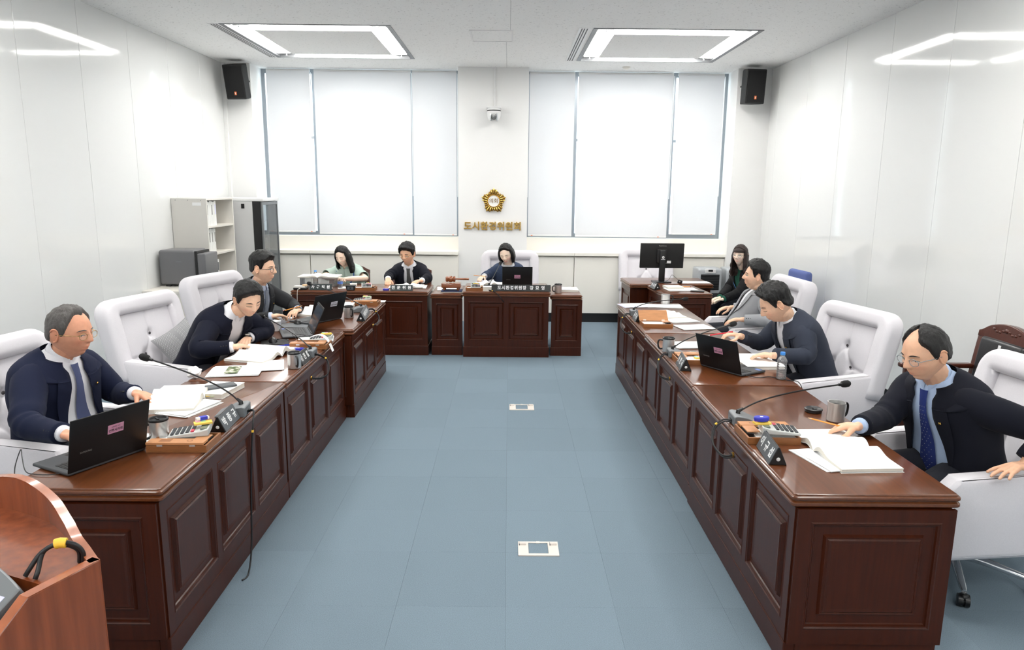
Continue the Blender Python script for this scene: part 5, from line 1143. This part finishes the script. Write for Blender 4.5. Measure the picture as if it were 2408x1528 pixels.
    sk = G(); sk.v = V; sk.f = F_; sk.m = [0]*len(F_); tint = [(1, 1, 1)]*len(V)
    nt, npf = 96, 84; rows = hd.dirs(nt, npf); hv = []; ht = []
    for r in rows:
        for u in r:
            p = hd.pt(u); hv.append(HM @ p); q = (1, 1, 1)
            if u[1] > .1:
                k = ga(p.x, .0195)*(ga(p.z+.0555, .0042)+ga(p.z+.0655, .0046)); k = min(1, k)*.8; c1 = .10*ga(abs(p.x)-.042, .018)*ga(p.z+.028, .018)
                dk = .22*ga(p.x, .019)*ga(p.z+.0603, .0016) + .18*ga(abs(p.x)-.007, .0035)*ga(p.z+.0365, .003)
                q = tuple((1-k+k*l)*(1-dk)*(1-(c1 if i else 0)) for i, l in enumerate(lips))
            ht.append(q)
    hf = [(j*nt+i, j*nt+(i+1) % nt, (j+1)*nt+(i+1) % nt, (j+1)*nt+i) for j in range(npf) for i in range(nt)]
    o0 = len(sk.v); sk.add(hv, hf); tint += ht
    for sg in (-1, 1):   # ears
        e = G(); e.grid(16, 12, lambda u, v: (sg*(.0735*wide+.006*math.cos(PI*(u-.5))*1.1+.010*(1-v)*.5), -.008+.019*math.sin(2*PI*u)*math.sin(PI*v)-.008*v, -.004+.033*math.cos(PI*v)*-1+.004*math.cos(2*PI*u)))
        e2 = G(); e2.sphere((sg*.0765*wide, -.010, -.002), (.0075, .018, .031), 14, 10); e2.v = [(x+sg*.010*sst(0, -.03, y), y, z*(1 if z > 0 else .92)) for x, y, z in e2.v]
        rim = [(sg*(.081*wide+.009*sst(.9, -.6, math.cos(a))), -.009+.0165*math.cos(a)*(1 if math.sin(a) > -.2 else .75), .001+.029*math.sin(a)) for a in [(-.62+1.5*k/14)*PI*.93 for k in range(15)]]
        e2.tube(rim, .0036, 7)
        sk.add([HM @ Vector(p) for p in e2.v], e2.f); tint += [(1, .93, .9)]*len(e2.v)
    rel = lambda gg: setattr(gg, 'v', [tuple(Vector(p)-base) for p in gg.v]) or gg
    me = rel(sk).mesh('person', skin); ca = me.color_attributes.new('tint', 'FLOAT_COLOR', 'POINT'); ca.data.foreach_set('color', [c for q in tint for c in (*q, 1)])
    root = link('person', me, None, base); tag(root, lab, 'person', 'people in the meeting')
    def add(name, gg, m_, ang=180, parent=root, sharp=True): return part(name, rel(gg), m_, parent, angle=ang)
    # ---------------- eyes, brows
    for sg in (-1, 1):
        ex, ez = .0315*wide, .003
        if eyes != 'closed':
            op = 1.0 if eyes == 'open' else .45
            w2, h2 = .0145, .0042*op; zz = ez-(0 if eyes == 'open' else .0025)
            gg = G().grid(10, 4, lambda u, v: HM @ Vector((sg*ex+(u-.5)*2*w2, hd.sy(sg*ex+(u-.5)*2*w2, zz)+.0006, zz+(v-.5)*2*h2*math.sqrt(max(0, 1-(2*u-1)**2)))))
            add('eye', gg, 'eye_white'); look = {'open': 0, 'down': -.0012}[eyes]
            gi = G(); gi.add([HM @ Vector((sg*ex+.0052*math.cos(2*PI*k/14), hd.sy(sg*ex, zz)+.0016, zz+look+max(-h2, min(h2, .0052*math.sin(2*PI*k/14))))) for k in range(14)], [tuple(range(14))]); add('iris', gi, 'iris')
        else: zz, h2, w2 = ez-.003, .0004, .0145
        pts = [Vector((sg*ex+(k/8-.5)*2*w2*1.08, 0, zz+h2*math.sqrt(max(0, 1-(k/4-1)**2*.9)) + (0 if eyes != 'closed' else -.003*math.sqrt(max(0, 1-(k/4-1)**2*.9))))) for k in range(9)]
        for p in pts: p.y = hd.sy(p.x, p.z)+.0012
        add('eyelid_line', G().tube([HM @ p for p in pts], .0011, 6), 'iris')
        pts = [Vector((sg*(.014+.034*k/8)*wide, 0, .0215+.0055*math.sin(PI*min(1, k/8*.75+.1))-.004*(k/8)**2)) for k in range(9)]
        for p in pts: p.y = hd.sy(p.x, p.z)+.0008
        add('eyebrow', G().tube([HM @ p for p in pts], [.0012*brow, .0024*brow, .0029*brow, .003*brow, .0029*brow, .0026*brow, .0022*brow, .0016*brow, .0008*brow], 6), 'hair_black' if hair != 'hair_grey' else 'hair_grey')
    # ---------------- hair
    st = dict(f=[(0, .66), (25, .62), (45, .50), (60, .38), (72, .05), (80, -.10), (87, .02), (100, .10), (112, -.18), (130, -.40), (180, -.50)], top=.026, side=.010, fringe=0.0, bald=None, mess=.0035, sweep=0.0)
    st.update(style or {})
    FT = [(math.radians(a), b) for a, b in st['f']]
    nt, npf = 110, 70; HV = []; keep = []
    for r in Head().dirs(nt, npf):
        for u in r:
            th = abs(math.atan2(u[0], u[1])); ln = cr_table(FT, th)[0]; m_ = u[2]-ln-.02*noise.noise(Vector((u[0]*14, u[1]*14, 2)))
            if st['bald']:
                bz, bw, bs = st['bald']; m_ -= bs*ga(u[2]-bz, bw)*sst(-.75, .1, u[1])
            k = sst(-.015, .17, m_); tk = st['side']+(st['top']-st['side'])*sst(.1, .7, u[2]) + st['fringe']*ga(th, .9)*sst(.95, .6, u[2])
            tk += st['mess']*noise.noise(Vector((u[0]*7+st['sweep']*u[1]*6, u[1]*7, u[2]*3)))*1.4 + st['mess']*.7*noise.noise(Vector((u[0]*22, u[1]*12, u[2]*5)))
            p = hd.pt(u); n_ = Vector((u[0]/.0765, u[1]/.097, u[2]/.118)).normalized()
            if u[1] > .2 and u[2] < .75: p.y -= 0
            HV.append(p+n_*(-.005+(tk+.005)*k)); keep.append(m_ > -.02)
    gg = G(); gg.v = [HM @ p for p in HV]
    for j in range(npf):
        for i in range(nt):
            q = (j*nt+i, j*nt+(i+1) % nt, (j+1)*nt+(i+1) % nt, (j+1)*nt+i)
            if any(keep[a] for a in q): gg.f.append(q); gg.m.append(0)
    if long_hair:
        LH = dict(z0=.82, zend=-.24, th0=64, wave=.006, out=.010, thick=.022, inward=.0, bang=0, asym=0.0); LH.update(long_hair)
        def hf2(u, v):
            th = math.radians(LH['th0']+(360-2*LH['th0'])*u); cx, cy = math.sin(th), math.cos(th)
            zt = LH['z0']*.118; zb = LH['zend']*(1+LH['asym']*(u-.5)); z = zt+(zb-zt)*v
            zz = max(z, -.02); q = max(-.99, min(.99, zz/.118)); rr = math.sqrt(1-q*q)
            p = hd.pt((cx*rr, cy*rr, q)); rad = Vector((cx, cy, 0))
            tk = (.012+(LH['thick']-.012)*sst(0, .35, v))*(1-.3*sst(.75, 1, v)) + LH['out']*sst(.2, .9, v) - LH['inward']*sst(.6, 1, v) + LH['wave']*math.sin(z*75+th*3)*sst(.3, .8, v) + .004*noise.noise(Vector((th*9, z*14, 1)))
            edge = sst(0, .08, u)*sst(1, .92, u); tk *= .45+.55*edge
            x = p.x+rad.x*tk; y = p.y+rad.y*tk
            if z < -.02: y = y*(1-.25*sst(-.02, -.14, z)) + .008*sst(-.02, -.2, z)
            return HM @ Vector((x, y, z))
        gg.grid(64, 36, hf2)
        gg.grid(64, 36, lambda u, v: hf2(u, v) + (HM.to_3x3() @ Vector((0, 0, 0))) - (HM.to_3x3() @ Vector((math.sin(math.radians(LH['th0']+(360-2*LH['th0'])*u)), math.cos(math.radians(LH['th0']+(360-2*LH['th0'])*u)), 0)))*.014*sst(0, .4, v))
        if LH['bang']:
            def bf_(u, v):
                th = (u-.5)*2*1.15; q = .80-(.80-LH['bang'])*v; rr = math.sqrt(1-q*q); p = hd.pt((math.sin(th)*rr, math.cos(th)*rr, q)); return HM @ (p + Vector((math.sin(th), math.cos(th), .2))*(.010+.006*math.sin(PI*v)+.002*noise.noise(Vector((u*30, v*3, 0)))))
            gg.grid(40, 10, bf_)
    add('hair', gg, hair)
    # ---------------- glasses
    if glasses:
        fm, rx, rz_ = glasses; gl = None
        for sg in (-1, 1):
            yy = hd.sy(sg*.033, 0)+.014; C0 = Vector((sg*.034*wide, yy, -.002)); R_ = [C0+Vector((rx*math.cos(2*PI*k/22), -.004*abs(math.cos(2*PI*k/22))*(1 if math.cos(2*PI*k/22)*sg > 0 else 0), rz_*math.sin(2*PI*k/22))) for k in range(23)]
            gr = G().tube([HM @ p for p in R_], .0013*hs, 6).tube([HM @ p for p in (C0+Vector((sg*rx, -.003, .006)), Vector((sg*.079*wide, .035, .006)), Vector((sg*.083*wide, -.01, .004)), Vector((sg*.080*wide, -.03, -.012)))], .0015*hs, 6)
            if sg < 0: gr.tube([HM @ p for p in (C0+Vector((rx, 0, .004)), Vector((0, yy+.002, .006)), Vector((-C0.x-rx, yy, .002)))], .0013*hs, 6)
            fr_ = add('glasses_frame', gr, fm); gz = G(); gz.add([HM @ p for p in R_[:-1]], [tuple(range(22))]); add('lens', gz, 'lens')
    # ---------------- clothes
    OT = open_ or [(-.12, .10), (.1, .085), (.3, .07), (.5, .062), (.7, .055), (.85, .05), (.95, .035), (1.0, .03)]
    hwf = lambda t: cr_table(OT, t)[0]
    rng = random.Random(int(abs(P0.x*1000+P0.y*100))); seed = rng.random()*50
    def fold(p, k=1.0): return foldamp*k*(.0060*noise.noise(p*8+Vector((seed, 0, 0))) + .0035*noise.noise(Vector((p.x*16, p.y*16, p.z*9+seed))) + .0035*abs(noise.noise(Vector((p.x*7+p.z*9, p.y*7-p.z*8, seed)))))
    nc, nr = 60, 66
    if jacket:
        gj = G(); rowsj = []
        for i in range(nr+1):
            t = -.12+1.095*i/nr; w = angx(t, hwf(t)) if lapel or open_ else 0.0
            row = []
            for j in range(nc+1):
                a = w+(2*PI-2*w)*j/nc; p = S(t, a, .014); d = (p-ctr(max(0, min(1, t)))).normalized(); row.append(p+d*fold(p)*(1-sst(.8, .95, t)))
            rowsj.append(row)
        gj.loft(rowsj, cap=False, closed=False)
        jk = add('jacket' if lapel else 'shirt', gj, jacket)
        md = jk.modifiers.new('t', 'SOLIDIFY'); md.thickness = .005; md.offset = -1
        if lapel:
            for sg in (-1, 1):
                tb = .22; rows_ = []; TL = .855
                for i in range(17):
                    t = tb+(TL-tb)*i/16; h0 = hwf(t); lw = .004+.064*sst(0, .9, i/16)**.8; row = []
                    for k in range(6): h = h0+lw*k/5; q = angx(t, h); row.append(S(t + (.02*(k/5) if i > 12 else 0), sg*q, .0225 + .007*(k/5)))
                    rows_.append(row)
                add('lapel', G().loft(rows_, cap=False, closed=False), jacket)
                rows_ = []
                for i in range(17):
                    q = i/16; t_in = .845+.170*sst(0, .5, q); t_out = .845+.075*sst(0, .7, q); a_in = angx(t_in, hwf(t_in))*(1-q)+PI*q; a_out = max(a_in, (angx(t_out, hwf(t_out)+.050)))*(1-q)+PI*q
                    rows_.append([S(t_in*(1-k/4)+t_out*k/4, sg*(a_in*(1-k/4)+a_out*k/4), .022+.008*math.sin(PI*k/4)) for k in range(5)])
                add('jacket_collar', G().loft(rows_, cap=False, closed=False), jacket)
    if shirt and (lapel or open_):
        gs = G().loft([[S(-.12+1.13*i/30, 2*PI*j/40, .003 if i < 30 else .001) for j in range(40)] for i in range(31)], cap=False); add('shirt', gs, shirt)
    if collar:
        up, f = frame(1.0); nd = ((HM @ Vector((0, -.018, -.065)))-ctr(.97)).normalized(); cs = shirt or jacket
        cc = ctr(.985); fr2 = nd.cross(rt).normalized()
        gc = G(); rows_ = []
        for i in range(33):
            a = .16+(2*PI-.32)*i/32; fr = ga(min(a, 2*PI-a), .55); dr = rt*math.sin(a)+fr2*math.cos(a)
            top_ = cc+nd*(.033-.010*fr)+dr*.0615; bot = cc-nd*(.002+.034*fr)+dr*(.072+.008*fr)+fr2*(.012*fr); rows_.append([top_, top_*.5+bot*.5+dr*.005, bot])
        gc.loft(rows_, cap=False, closed=False); add('shirt_collar', gc, cs)
    if tie:
        rows_ = []
        for i in range(30):
            t = .955-.80*i/29; hw = (.021-.003*i/3) if i < 3 else (.019+.026*sst(3, 24, i)); off = .019 if i < 3 else .012+.004*sst(5, 3, i)
            rows_.append([S(t, math.copysign(angp(t, hw*abs(q)), q) if q else 0, off+.004*(1-q*q)) for q in (-1, -.5, 0, .5, 1)])
        add('tie', G().loft(rows_, cap=False, closed=False), tie)
        if tie == 'tie_spotted':
            gd = G()
            for i in range(1, 22):
                for q in (-.6, 0, .6):
                    t = .90-.74*i/22; hw = .019+.026*sst(3, 24, 29*(.955-t)/.80); qq = q+(.3 if i % 2 else -.0)
                    if abs(qq) > .85: continue
                    p = S(t, math.copysign(angp(t, hw*abs(qq)), qq) if qq else 0, .0175); e1 = rt*.0022; e2 = frame(t)[0]*.0022; gd.add([p-e1, p-e2, p+e1, p+e2], [(0, 1, 2, 3)])
            add('tie_dots', gd, 'text_white')
    if lanyard:
        for sg in (-1, 1): add('lanyard', G().loft([[S(t, sg*(.62-.55*q)-.045, .024), S(t, sg*(.62-.55*q)+.045, .024)] for q, t in [(k/10, .93-.42*k/10) for k in range(11)]], cap=False, closed=False), lanyard)
    if badge:
        p = S(.58, -.55, .040); up, f = frame(.60); nrm = (p-ctr(.60)).normalized(); lt = up.cross(nrm).normalized()
        def q4(u0, u1, v0, v1, d): return [p+lt*u+up*v+nrm*d for u, v in ((u0, v0), (u1, v0), (u1, v1), (u0, v1))]
        bg_ = add('name_badge', G().loft([q4(-.032, .032, -.045, .045, 0), q4(-.032, .032, -.045, .045, .003)]), 'paper', 20)
        add('badge_header', G().loft([q4(-.030, .030, .022, .043, .0031), q4(-.030, .030, .022, .043, .0036)]), 'badge_blue', 20); add('badge_photo', G().loft([q4(-.016, .016, -.035, .012, .0031), q4(-.016, .016, -.035, .012, .0036)]), 'text_black', 20)
        add('badge_clip', G().tube([p+up*.045+nrm*.004, p+up*.085+nrm*.004], .004, 6), 'white_metal')
    if pin:
        t = .745; p = S(t, -angx(t, hwf(t)+.030), .032); d = (p-ctr(t)).normalized(); e1 = d.cross(Vector((0, 0, 1))).normalized(); e2 = e1.cross(d)
        add('lapel_pin', G().loft([[p+dd*d+(e1*math.cos(2*PI*k/10)+e2*math.sin(2*PI*k/10))*(.0085 if k % 2 else .0062)*s_ for k in range(10)] for dd, s_ in ((-.004, 1), (.001, 1), (.003, .5))]), 'gold')
    for sd in ('R', 'L'):
        J, E_, Wr, D, U, sg, A = AR[sd]
        fa = (Wr-E_).normalized(); ua = (E_-J).normalized()
        if short_sleeve:
            endp = J+(E_-J)*.78; pts = [J-rt*sg*.05+Vector((0, 0, .006)), J, J*.5+endp*.5, endp]; rad = [.066, .074, .072, .070]
            gs = G().tube(spline(pts, 6), [.066+(.072-.066)*min(1, k/6)+.002*math.sin(k) for k in range(19)], 18, cap=False); o = add('sleeve', gs, jacket); md = o.modifiers.new('t', 'SOLIDIFY'); md.thickness = .004; continue
        end = Wr-fa*.030; pts = [J-rt*sg*.055+Vector((0, 0, .004)), J, J*.5+E_*.5, E_-ua*.045, E_-ua*.012+fa*.012, E_+fa*.045, E_*.5+end*.5, end]
        C_ = spline(pts, 6); n = len(C_); KR = [(0, .068), (.14, .076), (.3, .070), (.45, .064), (.58, .061), (.72, .057), (.86, .051), (1, .046)]
        rad = [cr_table(KR, k/(n-1))[0]*(.6+.4*build) for k in range(n)]
        gs = G().tube(C_, rad, 22)
        el = E_
        nv = []
        for k_, p in enumerate(gs.v):
            p = Vector(p); c_ = C_[min(n-1, k_//22)]; d = (p-c_); L_ = d.length; d = d.normalized() if L_ > 1e-6 else Vector((0, 0, 1)); near = ga((p-el).length, .12)
            nv.append(p+d*(fold(p, 1.0)+near*foldamp*.0035*math.sin(p.dot(fa)*75+p.dot(ua)*45+seed+3*noise.noise(p*12))))
        gs.v = nv; add('sleeve', gs, jacket)
        if shirt and not A.get('nocuff'): add('shirt_cuff', G().tube([end-fa*.01, end+fa*.012, end+fa*.022], [.039, .037, .036], 18), shirt)
        if jacket and lapel:
            side = fa.cross(Vector((0, 0, 1))); side = side.normalized() if side.length > .1 else rt
            for b in range(3): add('sleeve_button', G().sphere(end-fa*(.018+.018*b)+(-side*sg*.6+Vector((0, 0, -.35)) if False else side*.80*(1 if side.dot(Vector((-HC.x, -HC.y, 0))) > 0 else -1)+Vector((0, 0, .35))).normalized()*.0475, .0052, 8, 6), 'black_plastic')
        if watch == sd:
            add('watch_strap', G().tube([Wr-fa*.012, Wr+fa*.008], .031, 18), 'black_leather'); wu = (U-fa*U.dot(fa)).normalized(); add('watch_case', G().tube([Wr+wu*.026, Wr+wu*.036], .019, 18), 'watch_face')
    # ---------------- legs
    if legs:
        gt = G()
        for sg in (-1, 1):
            hip = Vector((P0.x, P0.y, seatz+.075))+rt*sg*.085; kn = hip+fw0*knee+rt*sg*.06; kn.z = seatz+.05; an = kn+fw0*.03; an.z = .09
            pts = spline([hip-fw0*.06, hip+fw0*.12, kn-fw0*.07, kn+Vector((0, 0, -.02))+fw0*.015, kn+Vector((0, 0, -.12))+fw0*.02, an], 5); n = len(pts)
            gt.tube(pts, [.092-.038*k/(n-1) for k in range(n)], 18)
            sh_ = G().loft([[Vector((an.x, an.y, 0))+fw0*y+rt*x*w_+Vector((0, 0, z*h_)) for x, z in [(math.cos(2*PI*k/12), .5+.5*math.sin(2*PI*k/12)) for k in range(12)]] for y, w_, h_ in ((-.085, .018, .05), (-.075, .032, .085), (-.02, .038, .10), (.06, .042, .075), (.13, .042, .05), (.165, .03, .035), (.178, .01, .015))]); add('shoe', sh_, 'shoe_black')
        add('trousers', gt, trousers)
    return root
RECEDE = dict(f=[(0, .70), (25, .74), (45, .66), (60, .40), (72, .05), (80, -.10), (87, .02), (100, .10), (112, -.18), (130, -.40), (180, -.50)])
person('seated man with cropped grey hair in navy suit with slate tie', (-2.38, 3.62, .50), (-2.265, 3.562, 1.0), -.18, (-2.20, 3.55, 1.148), -.10, -.10, 0,
       dict(R=dict(e=(-2.22, 3.18, .785), w=(-1.96, 3.06, .785), d=(.85, -.35, -.25)), L=dict(e=(-2.15, 3.83, .75), w=(-1.955, 3.66, .80), d=(.85, -.15, -.30), spread=.22, curl=(.25, .3, .35, .4))),
       'skin_ruddy', 'hair_grey', dict(RECEDE, top=.014, side=.007, mess=.003), 'suit_navy', 'shirt_white', 'tie_slate', sw=.215, belly=.05, build=1.15, hs=1.09, wide=1.10, jaw=1.25, glasses=('gold_frame', .023, .016), eyes='down', vox=.0038,
       open_=[(-.12, .15), (.1, .135), (.3, .11), (.5, .088), (.7, .066), (.85, .052), (.95, .044), (1.0, .04)])
person('man in navy suit leaning over the open book', (-2.34, 5.26, .50), (-1.955, 5.085, .962), -.45, (-1.85, 5.055, 1.085), -.72, -.42, .06,
       dict(R=dict(e=(-2.10, 4.74, .785), w=(-1.865, 4.80, .80), d=(.38, .85, -.15), curl=(.45, .6, .6, .6)), L=dict(e=(-1.83, 5.40, .80), w=(-1.90, 5.15, .785), d=(.1, -.95, -.1))),
       'skin_light', 'hair_black', dict(top=.030, side=.012, f=[(0, .60), (25, .58), (45, .46), (60, .36), (72, .02), (80, -.10), (87, .02), (100, .10), (112, -.18), (130, -.40), (180, -.50)], sweep=.5), 'suit_navy_dark', 'shirt_white', None, sw=.205, build=1.06, hs=1.05, wide=1.04, jaw=1.15, eyes='closed', watch='L', vox=.0042,
       open_=[(-.12, .03), (.1, .02), (.3, .025), (.5, .04), (.7, .055), (.85, .055), (.95, .04), (1.0, .03)])
person('man in charcoal suit and round glasses holding a pencil', (-2.38, 6.46, .50), (-2.175, 6.265, 1.010), -.22, (-2.12, 6.20, 1.180), -.14, -.05, 0,
       dict(R=dict(e=(-2.19, 5.98, .76), w=(-1.985, 5.99, .80), d=(.55, .80, -.1), curl=(.6, .7, .7, .7)), L=dict(e=(-1.99, 6.54, .81), w=(-1.865, 6.31, .80), d=(-.2, -.95, -.1), curl=(.6, .6, .7, .7))),
       'skin_light', 'hair_black', dict(top=.034, side=.006, fringe=.008, sweep=.8, f=[(0, .56), (25, .58), (45, .48), (60, .36), (72, .05), (80, -.06), (87, .04), (100, .12), (112, -.12), (130, -.30), (180, -.38)]), 'suit_charcoal', 'shirt_pale', 'tie_silver', sw=.20, build=1.05, hs=1.10, wide=1.05, jaw=1.1, glasses=('dark_frame', .021, .020), eyes='open', watch='L')
person('woman with long black hair in a mint short-sleeved shirt', (-1.97, 9.05, .46), (-2.03, 8.935, .880), -PI/2-.08, (-2.042, 8.85, 1.04), -PI/2-.30, -.35, .08,
       dict(R=dict(e=(-2.27, 8.78, .80), w=(-2.06, 8.58, .80), d=(.75, -.55, .0)), L=dict(e=(-1.745, 8.74, .785), w=(-1.955, 8.55, .80), d=(-.8, -.5, 0.05), curl=(.7, .7, .7, .7))),
       'skin_fair', 'hair_black', dict(top=.018, side=.010), 'shirt_mint', None, None, sw=.185, hs=1.02, jaw=.92, nose=.8, eyes='closed', pin=False, lapel=False, short_sleeve=True, lanyard='lanyard_blue', long_hair=dict(zend=-.205, th0=56, thick=.022, out=.020, wave=.004), trousers='trousers_dark', hand_sc=.9, brow=.7, open_=None)
person('man in dark navy suit wearing a name badge', (-1.22, 9.10, .46), (-1.245, 8.98, .905), -PI/2-.05, (-1.253, 8.9, 1.070), -PI/2-.32, -.22, 0,
       dict(R=dict(e=(-1.48, 8.86, .80), w=(-1.455, 8.64, .79), d=(.15, -.85, -.35), curl=(.9, .9, 1.0, 1.0)), L=dict(e=(-.99, 8.84, .79), w=(-1.05, 8.62, .775), d=(-.55, -.7, -.05))),
       'skin_mid', 'hair_black', dict(top=.032, side=.014, fringe=.012, mess=.005, f=[(0, .54), (25, .52), (45, .42), (60, .32), (72, .02), (80, -.12), (87, .0), (100, .08), (112, -.2), (130, -.42), (180, -.52)]), 'suit_blueblack', 'shirt_white', 'tie_charcoal', sw=.205, hs=1.08, glasses=('gold_frame', .020, .014), eyes='down', pin=False, badge=True,
       open_=[(-.12, .05), (.1, .05), (.3, .05), (.5, .052), (.7, .055), (.85, .052), (.95, .038), (1.0, .03)])
person('chairwoman with a black bob in a slate blue jacket', (.0, 9.14, .46), (-.005, 9.03, .912), -PI/2-.05, (-.028, 8.955, 1.078), -PI/2-.28, -.36, .12,
       dict(R=dict(e=(-.27, 8.98, .80), w=(-.30, 8.80, .815), d=(-.45, -.6, -.25), curl=(.8, .8, .9, .9)), L=dict(e=(.23, 8.90, .79), w=(.14, 8.66, .785), d=(-.4, -.9, 0))),
       'skin_fair', 'hair_black', dict(top=.022, side=.012), 'jacket_slate_blue', 'blouse_grey', None, sw=.185, hs=1.02, jaw=.95, nose=.8, eyes='closed', pin=False, collar=False, long_hair=dict(zend=-.105, th0=60, thick=.024, out=.010, inward=.010, wave=.0), hand_sc=.9, brow=.7, lips=(1, .5, .5))
person('woman in black jacket with fringe and glasses looking back', (2.95, 8.62, .46), (2.84, 8.68, .925), PI+.25, (2.775, 8.60, 1.118), -2.30, .02, 0,
       dict(R=dict(e=(2.74, 8.84, .70), w=(2.53, 8.50, .62), d=(-.9, -.2, -.25)), L=dict(e=(2.73, 8.40, .70), w=(2.52, 8.34, .625), d=(-.95, .1, -.25))),
       'skin_fair', 'hair_brown', dict(top=.020, side=.012), 'jacket_black', 'blouse_green', None, sw=.185, hs=1.0, jaw=.95, nose=.85, glasses=('clear_frame', .021, .018), eyes='open', pin=False, collar=False, lanyard='lanyard_lightblue', long_hair=dict(zend=-.25, th0=58, thick=.022, out=.014, wave=.007, bang=.34), hand_sc=.9, brow=.7, lips=(1, .55, .55), legs=True,
       open_=[(-.12, .07), (.1, .06), (.3, .05), (.5, .05), (.7, .055), (.85, .055), (.95, .045), (1.0, .04)])
person('man in light grey suit leaning back with hands on the armrests', (2.20, 6.74, .49), (2.36, 6.60, .962), PI-.10, (2.265, 6.53, 1.115), PI-.22, .06, 0,
       dict(R=dict(e=(2.46, 7.04, .735), w=(2.225, 7.08, .735), d=(-1, .03, -.22), nocuff=True), L=dict(e=(2.36, 6.30, .745), w=(2.115, 6.40, .735), d=(-.95, .25, -.2), nocuff=True)),
       'skin_light', 'hair_black', dict(top=.036, side=.010, fringe=.014, mess=.005), 'suit_lightgrey', 'shirt_white', None, sw=.205, build=1.1, belly=.03, hs=1.07, wide=1.04, jaw=1.1, eyes='open', pin=False, foldamp=1.2,
       open_=[(-.12, .10), (.1, .06), (.25, .015), (.35, .02), (.5, .04), (.7, .058), (.85, .058), (.95, .042), (1.0, .03)])
person('man in slate suit bending forward with the red pen', (2.25, 5.05, .50), (1.955, 4.965, .980), PI+.08, (1.86, 4.925, 1.110), PI-.12, -.55, 0,
       dict(R=dict(e=(1.88, 5.20, .775), w=(1.66, 5.03, .86), d=(-.9, -.05, .12), curl=(.75, .95, 1.2, 1.25), tc=.7, nocuff=True), L=dict(e=(2.03, 4.72, .785), w=(1.765, 4.68, .80), d=(-.8, .55, -.15), spread=.16, nocuff=True)),
       'skin_light', 'hair_black', dict(top=.036, side=.010, fringe=.016, mess=.005, sweep=.8), 'suit_slate', 'shirt_white', None, sw=.21, build=1.06, hs=1.10, wide=1.03, jaw=1.05, eyes='closed', vox=.0042,
       open_=[(-.12, .10), (.1, .08), (.3, .07), (.5, .06), (.7, .055), (.85, .055), (.95, .04), (1.0, .03)])
person('balding man in navy suit, sky blue shirt and spotted tie', (2.26, 3.36, .50), (2.045, 3.32, .982), PI+.26, (1.95, 3.265, 1.142), PI+.24, -.30, 0,
       dict(R=dict(e=(1.88, 3.42, .78), w=(1.645, 3.215, .80), d=(-.8, .42, -.25), curl=(.5, .8, .9, .9), tc=.6), L=dict(e=(2.36, 2.97, .86), w=(2.255, 2.955, .715), d=(-.9, -.25, -.12), u=(-.1, 0, 1), spread=.20, curl=(.2, .25, .3, .35), nocuff=True)),
       'skin_mid', 'hair_thin', dict(f=[(0, .80), (20, .72), (35, .58), (50, .44), (64, .30), (74, .03), (82, -.10), (88, .02), (100, .10), (112, -.18), (130, -.40), (180, -.50)], top=.012, side=.010, bald=(.92, .20, .20), mess=.003), 'suit_blueblack', 'shirt_sky', 'tie_spotted', sw=.215, belly=.035, build=1.12, hs=1.10, wide=1.05, jaw=1.12, glasses=('clear_frame', .023, .016), eyes='down', vox=.0038,
       open_=[(-.12, .15), (.1, .13), (.3, .108), (.5, .088), (.7, .068), (.85, .054), (.95, .044), (1.0, .04)])
stick('pencil', 'yellow pencil between the hands of the man in round glasses', 'pencil', (-1.80, 6.22, .855), (-1.93, 6.09, .83), .0038, 'pencil', grp='pencils')
